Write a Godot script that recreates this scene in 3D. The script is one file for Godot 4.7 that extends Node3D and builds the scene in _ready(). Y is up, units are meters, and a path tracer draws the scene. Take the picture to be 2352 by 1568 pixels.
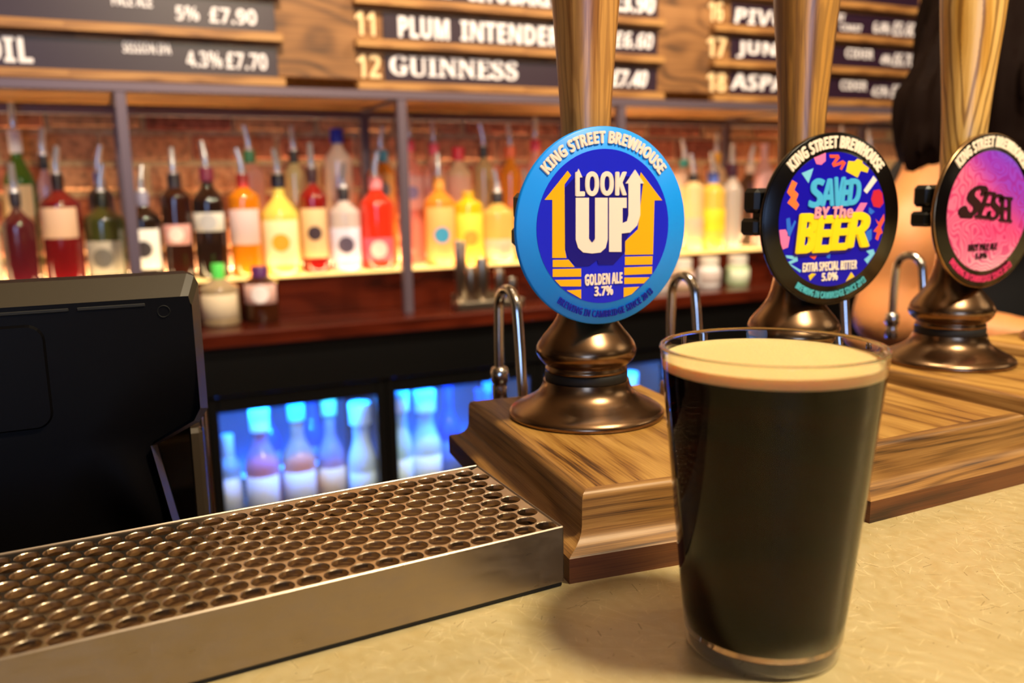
extends Node3D
# A pub bar: a tumbler of dark ale on a brass counter before three hand pumps, the lit back bar behind.

const BAR_Y := 1.10
var M := {}
var taken := {}
var font_bold: SystemFont
var font_serif: SystemFont
var pour_mesh: ArrayMesh

# ---------------------------------------------------------------- mesh helper
class MB:
	var v := PackedVector3Array()
	var n := PackedVector3Array()
	var u := PackedVector2Array()
	var ix := PackedInt32Array()

	func vert(p: Vector3, nn: Vector3, uv := Vector2.ZERO) -> int:
		v.append(p); n.append(nn); u.append(uv)
		return v.size() - 1

	func tri(a: Vector3, b: Vector3, c: Vector3, hint: Vector3, ua := Vector2.ZERO, ub := Vector2.ZERO, uc := Vector2.ZERO) -> void:
		var nn := (c - a).cross(b - a)
		if nn.length_squared() < 1e-20:
			return
		nn = nn.normalized()
		if nn.dot(hint) < 0.0:
			var t := b; b = c; c = t
			var tu := ub; ub = uc; uc = tu
			nn = -nn
		var i := vert(a, nn, ua); vert(b, nn, ub); vert(c, nn, uc)
		ix.append(i); ix.append(i + 1); ix.append(i + 2)

	func quad(a: Vector3, b: Vector3, c: Vector3, d: Vector3, hint: Vector3, ua := Vector2.ZERO, ub := Vector2.ZERO, uc := Vector2.ZERO, ud := Vector2.ZERO) -> void:
		tri(a, b, c, hint, ua, ub, uc)
		tri(a, c, d, hint, ua, uc, ud)

	func commit(m: ArrayMesh = null) -> ArrayMesh:
		if m == null:
			m = ArrayMesh.new()
		var arr := []
		arr.resize(Mesh.ARRAY_MAX)
		arr[Mesh.ARRAY_VERTEX] = v
		arr[Mesh.ARRAY_NORMAL] = n
		arr[Mesh.ARRAY_TEX_UV] = u
		arr[Mesh.ARRAY_INDEX] = ix
		m.add_surface_from_arrays(Mesh.PRIMITIVE_TRIANGLES, arr)
		return m

	func warp(t: Transform3D) -> void:
		var nb := t.basis.inverse().transposed()
		for i in v.size():
			v[i] = t * v[i]
			n[i] = (nb * n[i]).normalized()

	# chamfered box
	func cbox(c: Vector3, s: Vector3, ch := 0.002, uvs := 1.0) -> void:
		var h := s * 0.5
		ch = minf(ch, minf(h.x, minf(h.y, h.z)) * 0.95)
		var ax := [Vector3.RIGHT, Vector3.UP, Vector3.BACK]
		for k in 3:
			var a: Vector3 = ax[k]
			var b: Vector3 = ax[(k + 1) % 3]
			var d: Vector3 = ax[(k + 2) % 3]
			var ha := h[k]; var hb := h[(k + 1) % 3]; var hd := h[(k + 2) % 3]
			for sg in [-1.0, 1.0]:
				var o: Vector3 = c + a * ha * sg
				var p0: Vector3 = o - b * (hb - ch) - d * (hd - ch)
				var p1: Vector3 = o + b * (hb - ch) - d * (hd - ch)
				var p2: Vector3 = o + b * (hb - ch) + d * (hd - ch)
				var p3: Vector3 = o - b * (hb - ch) + d * (hd - ch)
				var q := [p0, p1, p2, p3]
				var w := []
				for p in q:
					var r: Vector3 = p - c
					match k:
						0: w.append(Vector2(r.z, -r.y) * uvs)
						1: w.append(Vector2(r.x, r.z) * uvs)
						_: w.append(Vector2(r.x, -r.y) * uvs)
				quad(p0, p1, p2, p3, a * sg, w[0], w[1], w[2], w[3])
			# edges running along d, between faces a and b
			for sa in [-1.0, 1.0]:
				for sb in [-1.0, 1.0]:
					var e0: Vector3 = c + a * sa * ha + b * sb * (hb - ch)
					var e1: Vector3 = c + a * sa * (ha - ch) + b * sb * hb
					var dd: Vector3 = d * (hd - ch)
					quad(e0 - dd, e1 - dd, e1 + dd, e0 + dd, a * sa + b * sb)
		for sx in [-1.0, 1.0]:
			for sy in [-1.0, 1.0]:
				for sz in [-1.0, 1.0]:
					tri(c + Vector3(sx * h.x, sy * (h.y - ch), sz * (h.z - ch)), c + Vector3(sx * (h.x - ch), sy * h.y, sz * (h.z - ch)), c + Vector3(sx * (h.x - ch), sy * (h.y - ch), sz * h.z), Vector3(sx, sy, sz))

	# surface of revolution round y; profile of (radius, height), outside going up
	func lathe(pr: Array, seg := 48, at := Vector3.ZERO, crease := 0.6, a0 := 0.0, a1 := TAU) -> void:
		var total := 0.0
		var cum := [0.0]
		var sn := []
		for i in pr.size() - 1:
			var d: Vector2 = pr[i + 1] - pr[i]
			total += d.length()
			cum.append(total)
			sn.append(Vector2(d.y, -d.x).normalized())
		for i in pr.size() - 1:
			var n0: Vector2 = sn[i]
			var n1: Vector2 = sn[i]
			if i > 0 and sn[i - 1].dot(sn[i]) > crease:
				n0 = (sn[i - 1] + sn[i]).normalized()
			if i < pr.size() - 2 and sn[i + 1].dot(sn[i]) > crease:
				n1 = (sn[i + 1] + sn[i]).normalized()
			var base := v.size()
			for k in seg + 1:
				var t := float(k) / seg
				var a := lerpf(a0, a1, t)
				var ca := cos(a); var sa := sin(a)
				vert(at + Vector3(pr[i].x * ca, pr[i].y, pr[i].x * sa), Vector3(n0.x * ca, n0.y, n0.x * sa), Vector2(t, 1.0 - cum[i] / total))
				vert(at + Vector3(pr[i + 1].x * ca, pr[i + 1].y, pr[i + 1].x * sa), Vector3(n1.x * ca, n1.y, n1.x * sa), Vector2(t, 1.0 - cum[i + 1] / total))
			for k in seg:
				var b := base + k * 2
				if pr[i].x > 1e-7:
					ix.append_array([b, b + 2, b + 3])
				if pr[i + 1].x > 1e-7:
					ix.append_array([b, b + 3, b + 1])

	# flat polygon in xy given a thickness along z, front at z1
	func prism(poly: Array, z0: float, z1: float, sc := 1.0) -> void:
		var pp := PackedVector2Array()
		for p in poly:
			pp.append(p * sc)
		if Geometry2D.is_polygon_clockwise(pp):
			pp.reverse()
		var t := Geometry2D.triangulate_polygon(pp)
		for i in range(0, t.size(), 3):
			var a := pp[t[i]]; var b := pp[t[i + 1]]; var c := pp[t[i + 2]]
			tri(Vector3(a.x, a.y, z1), Vector3(b.x, b.y, z1), Vector3(c.x, c.y, z1), Vector3.BACK, a, b, c)
			tri(Vector3(a.x, a.y, z0), Vector3(b.x, b.y, z0), Vector3(c.x, c.y, z0), Vector3.FORWARD, a, b, c)
		for i in pp.size():
			var a := pp[i]; var b := pp[(i + 1) % pp.size()]
			var d := b - a
			quad(Vector3(a.x, a.y, z0), Vector3(b.x, b.y, z0), Vector3(b.x, b.y, z1), Vector3(a.x, a.y, z1), Vector3(d.y, -d.x, 0))

	# round tube along a path, radius per point
	func tube(pts: Array, rad, seg := 16, capped := true) -> void:
		var up := Vector3.UP
		var t0: Vector3 = (pts[1] - pts[0]).normalized()
		if absf(t0.dot(up)) > 0.9:
			up = Vector3.RIGHT
		var side := t0.cross(up).normalized()
		var base := v.size()
		var along := 0.0
		for i in pts.size():
			var t: Vector3
			if i == 0: t = t0
			elif i == pts.size() - 1: t = (pts[i] - pts[i - 1]).normalized()
			else: t = (pts[i + 1] - pts[i - 1]).normalized()
			side = (side - t * side.dot(t)).normalized()
			var other := t.cross(side).normalized()
			var r: float = rad[i] if rad is Array else rad
			if i > 0: along += (pts[i] - pts[i - 1]).length()
			for k in seg + 1:
				var a := TAU * k / seg
				var nn := side * cos(a) + other * sin(a)
				vert(pts[i] + nn * r, nn, Vector2(float(k) / seg, along))
		for i in pts.size() - 1:
			for k in seg:
				var a := base + i * (seg + 1) + k
				var b := a + seg + 1
				ix.append_array([a, b + 1, a + 1, a, b, b + 1])
		if capped:
			for e in [0, pts.size() - 1]:
				var t: Vector3 = (pts[0] - pts[1]).normalized() if e == 0 else (pts[e] - pts[e - 1]).normalized()
				for k in seg:
					tri(pts[e], v[base + e * (seg + 1) + k], v[base + e * (seg + 1) + k + 1], t)


func numbered(called: String) -> String:
	taken[called] = taken.get(called, -1) + 1
	return called if taken[called] == 0 else "%s_%03d" % [called, taken[called]]

func tag(o: Node3D, label: String, category := "", group := "", kind := "") -> Node3D:
	o.set_meta("label", label)
	if category: o.set_meta("category", category)
	if group: o.set_meta("group", group)
	if kind: o.set_meta("kind", kind)
	return o

func thing(called: String, label: String, category: String, at := Vector3.ZERO, turn := 0.0, group := "") -> Node3D:
	var o := Node3D.new()
	o.name = numbered(called)
	add_child(o)
	o.position = at
	o.rotation.y = turn
	return tag(o, label, category, group)

func part(called: String, mesh: Mesh, mat: Material, parent: Node3D, label := "") -> MeshInstance3D:
	var o := MeshInstance3D.new()
	o.name = called if parent != self else numbered(called)
	o.mesh = mesh
	for i in mesh.get_surface_count():
		if mesh.surface_get_material(i) == null:
			o.set_surface_override_material(i, mat)
	parent.add_child(o, true)
	if label: o.set_meta("label", label)
	return o

func struct(called: String, mesh: Mesh, mat: Material, label: String) -> MeshInstance3D:
	var o := part(called, mesh, mat, self)
	o.set_meta("kind", "structure")
	o.set_meta("label", label)
	return o

func boxmesh(c: Vector3, s: Vector3, ch := 0.002, uvs := 1.0) -> ArrayMesh:
	var b := MB.new()
	b.cbox(c, s, ch, uvs)
	return b.commit()

func mat(c, rough := 0.5, metal := 0.0) -> StandardMaterial3D:
	var m := StandardMaterial3D.new()
	m.albedo_color = Color(c) if c is String else c
	m.roughness = rough
	m.metallic = metal
	return m

func glow(c, energy: float) -> StandardMaterial3D:
	var m := mat(c, 0.6)
	m.emission_enabled = true
	m.emission = Color(c) if c is String else c
	m.emission_energy_multiplier = energy
	return m

# ---------------------------------------------------------------- textures
func noise(sd: int, freq: float, oct := 3) -> FastNoiseLite:
	var n := FastNoiseLite.new()
	n.seed = sd
	n.noise_type = FastNoiseLite.TYPE_SIMPLEX_SMOOTH
	n.frequency = freq
	n.fractal_octaves = oct
	return n

func image_of(w: int, h: int, f: Callable) -> ImageTexture:
	var d := PackedByteArray()
	d.resize(w * h * 3)
	var i := 0
	for y in h:
		for x in w:
			var c: Color = f.call(float(x) / w, float(y) / h)
			d[i] = clampi(int(c.r * 255.0), 0, 255)
			d[i + 1] = clampi(int(c.g * 255.0), 0, 255)
			d[i + 2] = clampi(int(c.b * 255.0), 0, 255)
			i += 3
	return ImageTexture.create_from_image(Image.create_from_data(w, h, false, Image.FORMAT_RGB8, d))

# grain runs along v (down the picture); rings across u
func wood(sd: int, stops: Array, rings := 7.0, warp := 1.6, w := 256, h := 384, run := 1.4, along_u := false) -> ImageTexture:
	var a := noise(sd, 1.0, 2)
	var b := noise(sd + 7, 1.0, 3)
	var g := Gradient.new()
	g.offsets = PackedFloat32Array([0.0, 0.45, 0.8, 1.0])
	g.colors = PackedColorArray([Color(stops[0]), Color(stops[1]), Color(stops[2]), Color(stops[3])])
	return image_of(h if along_u else w, w if along_u else h, func(uu: float, vv: float) -> Color:
		var u := vv if along_u else uu
		var v := uu if along_u else vv
		var k := u * rings + a.get_noise_2d(u * 2.2, v * run) * warp
		var ring := 0.5 + 0.5 * sin(k * TAU)
		var fib := b.get_noise_2d(u * 90.0, v * 5.0)
		var pat := a.get_noise_2d(u * 3.0 + 40.0, v * 1.6 + 9.0)
		return g.sample(clampf(ring * ring * 0.44 + 0.22 + fib * 0.42 + pat * 0.45, 0.0, 1.0)))

func wood_mat(tex: Texture2D, rough := 0.5, scale := Vector3.ONE) -> StandardMaterial3D:
	var m := StandardMaterial3D.new()
	m.albedo_texture = tex
	m.uv1_scale = scale
	m.roughness = rough
	return m

# turned handle: streaks along the length, with a pale eye of grain facing the customer side when eye > 0
func handle_tex(sd: int, eye: float, pale: String, mid: String, dark: String) -> ImageTexture:
	var a := noise(sd, 1.0, 2)
	var b := noise(sd + 3, 1.0, 3)
	var cp := Color(pale); var cm := Color(mid); var cd := Color(dark)
	return image_of(384, 512, func(u: float, v: float) -> Color:
		var du := absf(u - 0.40) / 0.055
		var dv := (v - 0.47) / 0.15
		var shape := du + dv * dv * (0.8 if dv < 0.0 else 0.45)
		var k := u * 19.0 + a.get_noise_2d(u * 6.0, v * 2.2) * 1.5
		if eye > 0.0:
			k = shape * 0.85 - 0.62 + a.get_noise_2d(u * 8.0, v * 4.0) * 0.25
		var ring := 0.5 + 0.5 * sin(k * TAU)
		var fib := b.get_noise_2d(u * 120.0, v * 6.0) * 0.5
		var c := cp.lerp(cm, clampf(0.25 + a.get_noise_2d(u * 9.0, v * 1.3 + 5.0) * 1.6 + fib, 0.0, 1.0))
		var d := smoothstep(0.55, 1.0, ring) * (0.55 if eye > 0.0 else 0.24) + maxf(0.0, fib) * 0.4
		if eye > 0.0 and shape < 0.9:
			d *= 0.12
		return c.lerp(cd, clampf(d, 0.0, 1.0)))

# ---------------------------------------------------------------- lettering
func glyphs(text: String, font: Font) -> TextMesh:
	var t := TextMesh.new()
	t.font = font
	t.font_size = 64
	t.pixel_size = 0.001
	t.depth = 0.02
	t.curve_step = 2.0
	t.text = text
	return t

# text fitted into a box (metres) centred at c in the xy plane
func text_box(st: SurfaceTool, text: String, font: Font, c: Vector3, w: float, h: float, thick := 0.0004, slant := 0.0, turn := 0.0, fat := 0.0) -> void:
	var t := glyphs(text, font)
	var bb := t.get_aabb()
	var sx := w / bb.size.x
	var sy := h / bb.size.y
	var mid := bb.get_center()
	var bas := Basis(Vector3(sx, 0, 0), Vector3(slant * sx, sy, 0), Vector3(0, 0, thick / bb.size.z))
	bas = Basis(Vector3.BACK, turn) * bas
	var f := fat * h
	for o in ([Vector3.ZERO] if fat == 0.0 else [Vector3(-f, 0, 0), Vector3(f, 0, thick * 0.2), Vector3(0, f * 0.6, thick * 0.4), Vector3(0, -f * 0.6, thick * 0.6)]):
		st.append_from(t, 0, Transform3D(bas, c - bas * mid + o))

# text round a circle; mid is the angle (degrees) of its middle, span its whole angle; under = reads along the bottom
func text_arc(st: SurfaceTool, text: String, font: Font, r: float, mid: float, span: float, h: float, z: float, under := false, thick := 0.0004) -> void:
	var adv := []
	var total := 0.0
	for ch in text:
		var a := font.get_string_size(ch, HORIZONTAL_ALIGNMENT_LEFT, -1, 64).x
		adv.append(a)
		total += a
	var ref := glyphs("H", font).get_aabb()
	var sy := h / ref.size.y
	var sx := deg_to_rad(span) * r / (total * 0.001)
	var run := 0.0
	for i in text.length():
		var f: float = (run + adv[i] * 0.5) / total - 0.5
		run += adv[i]
		if text[i] == " ":
			continue
		var a := deg_to_rad(mid + (span * f if under else -span * f))
		var t := glyphs(text[i], font)
		var bb := t.get_aabb()
		var turn := a + PI / 2 if under else a - PI / 2
		var bas := Basis(Vector3.BACK, turn) * Basis(Vector3(sx, 0, 0), Vector3(0, sy, 0), Vector3(0, 0, thick / bb.size.z))
		var at := Vector3(cos(a) * r, sin(a) * r, z)
		var across := Vector3(-sin(a), cos(a), 0) * h * (0.02 if under else 0.06)
		var along := Vector3(cos(a), sin(a), 0) * h * (0.01 if under else 0.035)
		var rise := Vector3(0, 0, thick * 0.2)
		for o in [across, -across + rise, along + rise * 2.0, -along + rise * 3.0]:
			st.append_from(t, 0, Transform3D(bas, at + o - bas * Vector3(bb.get_center().x, ref.get_center().y, bb.get_center().z)))

# ---------------------------------------------------------------- smooth bodies (surface nets over joined capsules)
# bones: [a, b, ra, rb]; returns one closed mesh
func flesh(bones: Array, cell: float, k: float, bump: FastNoiseLite = null, amp := 0.0) -> ArrayMesh:
	var lo := Vector3.INF
	var hi := -Vector3.INF
	for b in bones:
		var r: float = maxf(b[2], b[3]) + cell * 3.0 + k
		for p in [b[0], b[1]]:
			lo = lo.min(p - Vector3.ONE * r)
			hi = hi.max(p + Vector3.ONE * r)
	var nx := int((hi.x - lo.x) / cell) + 2
	var ny := int((hi.y - lo.y) / cell) + 2
	var nz := int((hi.z - lo.z) / cell) + 2
	var f := PackedFloat32Array()
	f.resize(nx * ny * nz)
	f.fill(1.0)
	for b in bones:
		var pa: Vector3 = b[0]
		var pb: Vector3 = b[1]
		var ra: float = b[2]
		var rb: float = b[3]
		var m := Vector3.ONE * (maxf(ra, rb) + k * 1.2 + cell * 2.0)
		var l := ((pa.min(pb) - m - lo) / cell).floor()
		var h := ((pa.max(pb) + m - lo) / cell).ceil()
		var ab := pb - pa
		var inv := 1.0 / maxf(ab.length_squared(), 1e-9)
		for z in range(maxi(0, int(l.z)), mini(nz, int(h.z) + 1)):
			for y in range(maxi(0, int(l.y)), mini(ny, int(h.y) + 1)):
				var row := (z * ny + y) * nx
				for x in range(maxi(0, int(l.x)), mini(nx, int(h.x) + 1)):
					var p := lo + Vector3(x, y, z) * cell
					var t := clampf((p - pa).dot(ab) * inv, 0.0, 1.0)
					var d := (p - pa - ab * t).length() - lerpf(ra, rb, t)
					var o := f[row + x]
					var e := clampf(0.5 + 0.5 * (o - d) / k, 0.0, 1.0)
					f[row + x] = lerpf(o, d, e) - k * e * (1.0 - e)
	if bump:
		for z in nz:
			for y in ny:
				for x in nx:
					var i := (z * ny + y) * nx + x
					if absf(f[i]) < cell * 4.0:
						var p := lo + Vector3(x, y, z) * cell
						f[i] += bump.get_noise_3d(p.x, p.y * 0.12, p.z) * amp
	var id := {}
	var vs := PackedVector3Array()
	var ns := PackedVector3Array()
	var ix := PackedInt32Array()
	var sxy := nx * ny
	for z in nz - 1:
		for y in ny - 1:
			for x in nx - 1:
				var i := z * sxy + y * nx + x
				var c0 := f[i]; var c1 := f[i + 1]; var c2 := f[i + nx]; var c3 := f[i + nx + 1]
				var c4 := f[i + sxy]; var c5 := f[i + sxy + 1]; var c6 := f[i + sxy + nx]; var c7 := f[i + sxy + nx + 1]
				var neg := int(c0 < 0.0) + int(c1 < 0.0) + int(c2 < 0.0) + int(c3 < 0.0) + int(c4 < 0.0) + int(c5 < 0.0) + int(c6 < 0.0) + int(c7 < 0.0)
				if neg == 0 or neg == 8:
					continue
				var cs := [c0, c1, c2, c3, c4, c5, c6, c7]
				var acc := Vector3.ZERO
				var cnt := 0
				for e in [[0, 1], [2, 3], [4, 5], [6, 7], [0, 2], [1, 3], [4, 6], [5, 7], [0, 4], [1, 5], [2, 6], [3, 7]]:
					var a: float = cs[e[0]]
					var b: float = cs[e[1]]
					if (a < 0.0) != (b < 0.0):
						var t := a / (a - b)
						var p0 := Vector3(e[0] & 1, (e[0] >> 1) & 1, e[0] >> 2)
						var p1 := Vector3(e[1] & 1, (e[1] >> 1) & 1, e[1] >> 2)
						acc += p0.lerp(p1, t)
						cnt += 1
				id[i] = vs.size()
				vs.append(lo + (Vector3(x, y, z) + acc / cnt) * cell)
				ns.append(Vector3((c1 + c3 + c5 + c7) - (c0 + c2 + c4 + c6), (c2 + c3 + c6 + c7) - (c0 + c1 + c4 + c5), (c4 + c5 + c6 + c7) - (c0 + c1 + c2 + c3)).normalized())
	for key in id.keys():
		var i: int = key
		for ax in 3:
			var st: int = [1, nx, sxy][ax]
			var s1: int = [nx, sxy, 1][ax]
			var s2: int = [sxy, 1, nx][ax]
			if not (id.has(i - s1) and id.has(i - s2) and id.has(i - s1 - s2)):
				continue
			var a := f[i]; var b := f[i + st]
			if (a < 0.0) == (b < 0.0):
				continue
			var q := [id[i], id[i - s1], id[i - s1 - s2], id[i - s2]]
			if a < 0.0:
				ix.append_array([q[0], q[2], q[1], q[0], q[3], q[2]])
			else:
				ix.append_array([q[0], q[1], q[2], q[0], q[2], q[3]])
	var arr := []
	arr.resize(Mesh.ARRAY_MAX)
	arr[Mesh.ARRAY_VERTEX] = vs
	arr[Mesh.ARRAY_NORMAL] = ns
	arr[Mesh.ARRAY_INDEX] = ix
	var am := ArrayMesh.new()
	am.add_surface_from_arrays(Mesh.PRIMITIVE_TRIANGLES, arr)
	return am

# ---------------------------------------------------------------- the scene
func _ready() -> void:
	view_and_light()
	materials()
	make_pourer()
	room()
	back_bar()
	menu_board()
	fridges()
	shelf_bottles()
	bartender()
	bar()
	drip_tray()
	pumps()
	till()
	ale()

func view_and_light() -> void:
	var cam := Camera3D.new()
	cam.name = "camera"
	add_child(cam)
	cam.transform = Transform3D(Basis(Vector3(0.9030, -0.0165, 0.4294), Vector3(0.0900, 0.9844, -0.1514), Vector3(-0.4202, 0.1754, 0.8903)).orthonormalized(), Vector3(0, 1.285, 0))
	cam.fov = 43.302
	cam.near = 0.02
	cam.far = 60.0
	var att := CameraAttributesPhysical.new()
	att.frustum_focal_length = 30.23
	att.frustum_focus_distance = 0.44
	att.frustum_near = 0.02
	att.frustum_far = 60.0
	att.exposure_aperture = 7.0
	cam.attributes = att
	cam.current = true
	var env := Environment.new()
	env.background_mode = Environment.BG_COLOR
	env.background_color = Color(0.70, 0.82, 1.0)
	env.background_energy_multiplier = 1.0
	env.tonemap_mode = Environment.TONE_MAPPER_LINEAR
	env.tonemap_exposure = 1.1
	env.sdfgi_enabled = true
	env.ssao_enabled = true
	env.ssil_enabled = true
	var we := WorldEnvironment.new()
	we.name = "surroundings"
	we.environment = env
	add_child(we)
	# daylight coming in at the street window, front left
	area("window_daylight", Vector3(-1.5, 1.65, 3.28), Vector3(0, 0, -1), Vector2(1.8, 1.3), Color(0.62, 0.76, 1.0), 3.6)

func area(called: String, at: Vector3, towards: Vector3, size: Vector2, c: Color, energy: float) -> void:
	var l := AreaLight3D.new()
	l.name = called
	add_child(l)
	var up := Vector3.UP if absf(towards.y) < 0.9 else Vector3.BACK
	l.look_at_from_position(at, at + towards, up)
	l.area_size = size
	l.light_color = c
	l.light_energy = energy
	l.area_range = 12.0
	l.area_attenuation = 2.0
	l.shadow_enabled = true

func materials() -> void:
	font_bold = SystemFont.new()
	font_bold.font_names = PackedStringArray(["Droid Sans"])
	font_bold.font_weight = 700
	font_serif = SystemFont.new()
	font_serif.font_names = PackedStringArray(["Droid Serif"])
	font_serif.font_weight = 700
	M.iron = mat(Color(0.40, 0.34, 0.39), 0.45, 0.4)
	M.black = mat(Color(0.02, 0.02, 0.022), 0.35)
	M.matt_black = mat(Color(0.03, 0.028, 0.03), 0.6)
	M.chrome = mat(Color(0.86, 0.85, 0.84), 0.16, 1.0)
	M.pourer = mat(Color(0.93, 0.93, 0.95), 0.25, 0.55)
	M.steel = mat(Color(0.72, 0.68, 0.62), 0.3, 1.0)
	M.bronze = mat(Color(0.55, 0.44, 0.34), 0.25, 1.0)
	M.white_print = mat("e8e2ea", 0.7)
	M.cream_print = mat("efdfc6", 0.45)
	M.dull_black = mat(Color(0.012, 0.012, 0.014), 0.7)
	M.oak = wood_mat(wood(3, ["b08048", "946434", "70461e", "442812"], 3.0, 1.0, 192, 512, 3.0, true), 0.5, Vector3(1.2, 6.0, 1))
	M.oak_dark = wood_mat(wood(11, ["94663a", "7a5028", "5a381a", "34200e"], 5.0, 1.8, 256, 512, 3.0, true), 0.6, Vector3(0.9, 2.6, 1))
	M.mahogany = wood_mat(wood(23, ["541c0c", "441408", "300c05", "1c0603"], 4.0, 1.0, 192, 512, 3.0, true), 0.24, Vector3(0.8, 3.0, 1))
	M.block_top = wood_mat(wood(31, ["b48a48", "9a7034", "785022", "462c12"], 9.0, 1.2, 384, 512, 1.0), 0.42, Vector3(6.2, 4.0, 1))
	M.plinth = wood_mat(wood(41, ["6a3a18", "54280e", "3e1c0a", "260e05"], 5.0, 0.8), 0.5, Vector3(14.0, 3.2, 1))
	M.block_side = wood_mat(wood(37, ["a0763e", "835a2a", "60401c", "36200e"], 10.0, 1.3, 384, 384, 1.2), 0.45, Vector3(14.0, 3.2, 1))

func make_pourer() -> void:
	var b := MB.new()
	b.lathe([Vector2(0.0, 0.0), Vector2(0.0110, 0.0), Vector2(0.0112, 0.006), Vector2(0.0085, 0.009), Vector2(0.0, 0.009)], 20)
	b.tube([Vector3(0, 0.008, 0), Vector3(0, 0.022, 0), Vector3(0.002, 0.034, 0), Vector3(0.006, 0.052, 0), Vector3(0.009, 0.064, 0)], [0.0074, 0.0078, 0.0074, 0.0064, 0.0056], 14)
	pour_mesh = b.commit()

func room() -> void:
	var b := MB.new()
	b.cbox(Vector3(0.6, -0.05, 0.5), Vector3(7.4, 0.1, 6.0), 0.001)
	struct("floor", b.commit(), wood_mat(wood(51, ["6a4a2a", "54381e", "3a2412", "22140a"], 6.0, 0.8), 0.5, Vector3(1, 0.5, 1)), "dark boarded pub floor")
	b = MB.new()
	b.cbox(Vector3(0.6, 2.95, 0.5), Vector3(7.4, 0.1, 6.0), 0.001)
	struct("ceiling", b.commit(), mat("8a745a", 0.9), "brown painted ceiling")
	b = MB.new()
	b.cbox(Vector3(-3.05, 1.45, 0.5), Vector3(0.1, 2.9, 6.0), 0.001)
	struct("wall_left", b.commit(), mat("4e3a28", 0.9), "dark brown plaster wall")
	b = MB.new()
	b.cbox(Vector3(4.25, 1.45, 0.5), Vector3(0.1, 2.9, 6.0), 0.001)
	struct("wall_right", b.commit(), mat("4e3a28", 0.9), "dark brown plaster wall on the far right")
	# street wall with the window opening
	b = MB.new()
	b.cbox(Vector3(-2.7, 1.45, 3.45), Vector3(0.6, 2.9, 0.1), 0.001)
	b.cbox(Vector3(1.8, 1.45, 3.45), Vector3(4.8, 2.9, 0.1), 0.001)
	b.cbox(Vector3(-1.5, 0.5, 3.45), Vector3(1.8, 1.0, 0.1), 0.001)
	b.cbox(Vector3(-1.5, 2.6, 3.45), Vector3(1.8, 0.6, 0.1), 0.001)
	struct("wall_front", b.commit(), mat("3e2c20", 0.9), "street wall with a window, behind the customer")
	b = MB.new()
	for x in [-2.37, -1.5, -0.63]:
		b.cbox(Vector3(x, 1.65, 3.45), Vector3(0.06, 1.3, 0.08), 0.004)
	for y in [1.03, 1.65, 2.27]:
		b.cbox(Vector3(-1.5, y, 3.45), Vector3(1.8, 0.05, 0.07), 0.004)
	var w := struct("window_1", b.commit(), mat("3a2c20", 0.5), "dark wooden window frame of the street wall")
	b = MB.new()
	b.cbox(Vector3(-1.5, 1.65, 3.47), Vector3(1.7, 1.2, 0.006), 0.001)
	var pane := mat(Color(0.9, 0.95, 1.0, 0.05), 0.05)
	pane.transparency = BaseMaterial3D.TRANSPARENCY_ALPHA
	part("pane", b.commit(), pane, w)
	# back wall: mortar plane, and the bricks that show above the bottle shelf
	b = MB.new()
	b.cbox(Vector3(0.6, 1.45, -2.457), Vector3(7.4, 2.9, 0.1), 0.001)
	var bw := struct("wall_back", b.commit(), mortar(), "old red brick wall with pale mortar behind the bottles")
	var rng := RandomNumberGenerator.new()
	rng.seed = 5
	var tones := ["a8614c", "b87254", "945044", "c08a68", "ac624c", "9e6c58", "be8264"]
	var bm := []
	for t in tones:
		bm.append(brick_mat(t, bm.size() + 60))
	var shapes := [boxmesh(Vector3.ZERO, Vector3(0.206, 0.062, 0.03), 0.005), boxmesh(Vector3.ZERO, Vector3(0.203, 0.060, 0.03), 0.007), boxmesh(Vector3.ZERO, Vector3(0.209, 0.063, 0.03), 0.004)]
	for row in 7:
		var y := 1.022 + 0.0757 * row
		var x := -0.42 + (0.108 if row % 2 else 0.0)
		while x < 2.75:
			var o := part("brick", shapes[rng.randi() % 3], bm[rng.randi() % bm.size()], bw)
			o.position = Vector3(x + rng.randf_range(-0.003, 0.003), y + rng.randf_range(-0.002, 0.002), -2.414 + rng.randf_range(-0.002, 0.003))
			o.rotation.z = rng.randf_range(-0.01, 0.01)
			x += 0.2165
	# globe lamps
	globe(Vector3(0.50, 2.22, 0.06), 2.0, "opal globe pendant hanging over the bar before the pumps")
	globe(Vector3(2.15, 2.18, 0.30), 0.5, "opal globe pendant at the far right end of the bar")
	globe(Vector3(-1.7, 2.25, 1.5), 0.15, "unseen opal globe added over the room on the left for ambient light")  # this globe and the next are unseen, added for ambient light
	globe(Vector3(1.9, 2.25, 2.3), 0.2, "unseen opal globe added over the room on the right for ambient light")
	added_spot(Vector3(0.30, 2.9, -0.95), Vector3(0.45, 1.35, -2.1), 4.4, "unseen black spot added over the aisle to brighten the left bottles")  # the first and last spot are added to brighten the back bar
	added_spot(Vector3(0.42, 2.9, -0.62), Vector3(1.10, 1.15, -0.98), 3.4, "unseen black spot added over the aisle to brighten the person behind the pumps", 34.0)  # added to lift the skin, no such lamp in view
	added_spot(Vector3(1.75, 2.9, -0.95), Vector3(1.85, 1.45, -2.1), 3.8, "unseen black spot added over the aisle to brighten the right of the beer list")

func mortar() -> StandardMaterial3D:
	var m := StandardMaterial3D.new()
	var n := noise(71, 1.0, 3)
	m.albedo_texture = image_of(128, 128, func(u: float, v: float) -> Color: return Color("dcc298").lerp(Color("b89870"), clampf(0.5 + n.get_noise_2d(u * 14.0, v * 14.0), 0, 1)))
	m.uv1_triplanar = true
	m.uv1_scale = Vector3(4, 4, 4)
	m.roughness = 0.95
	return m

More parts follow.
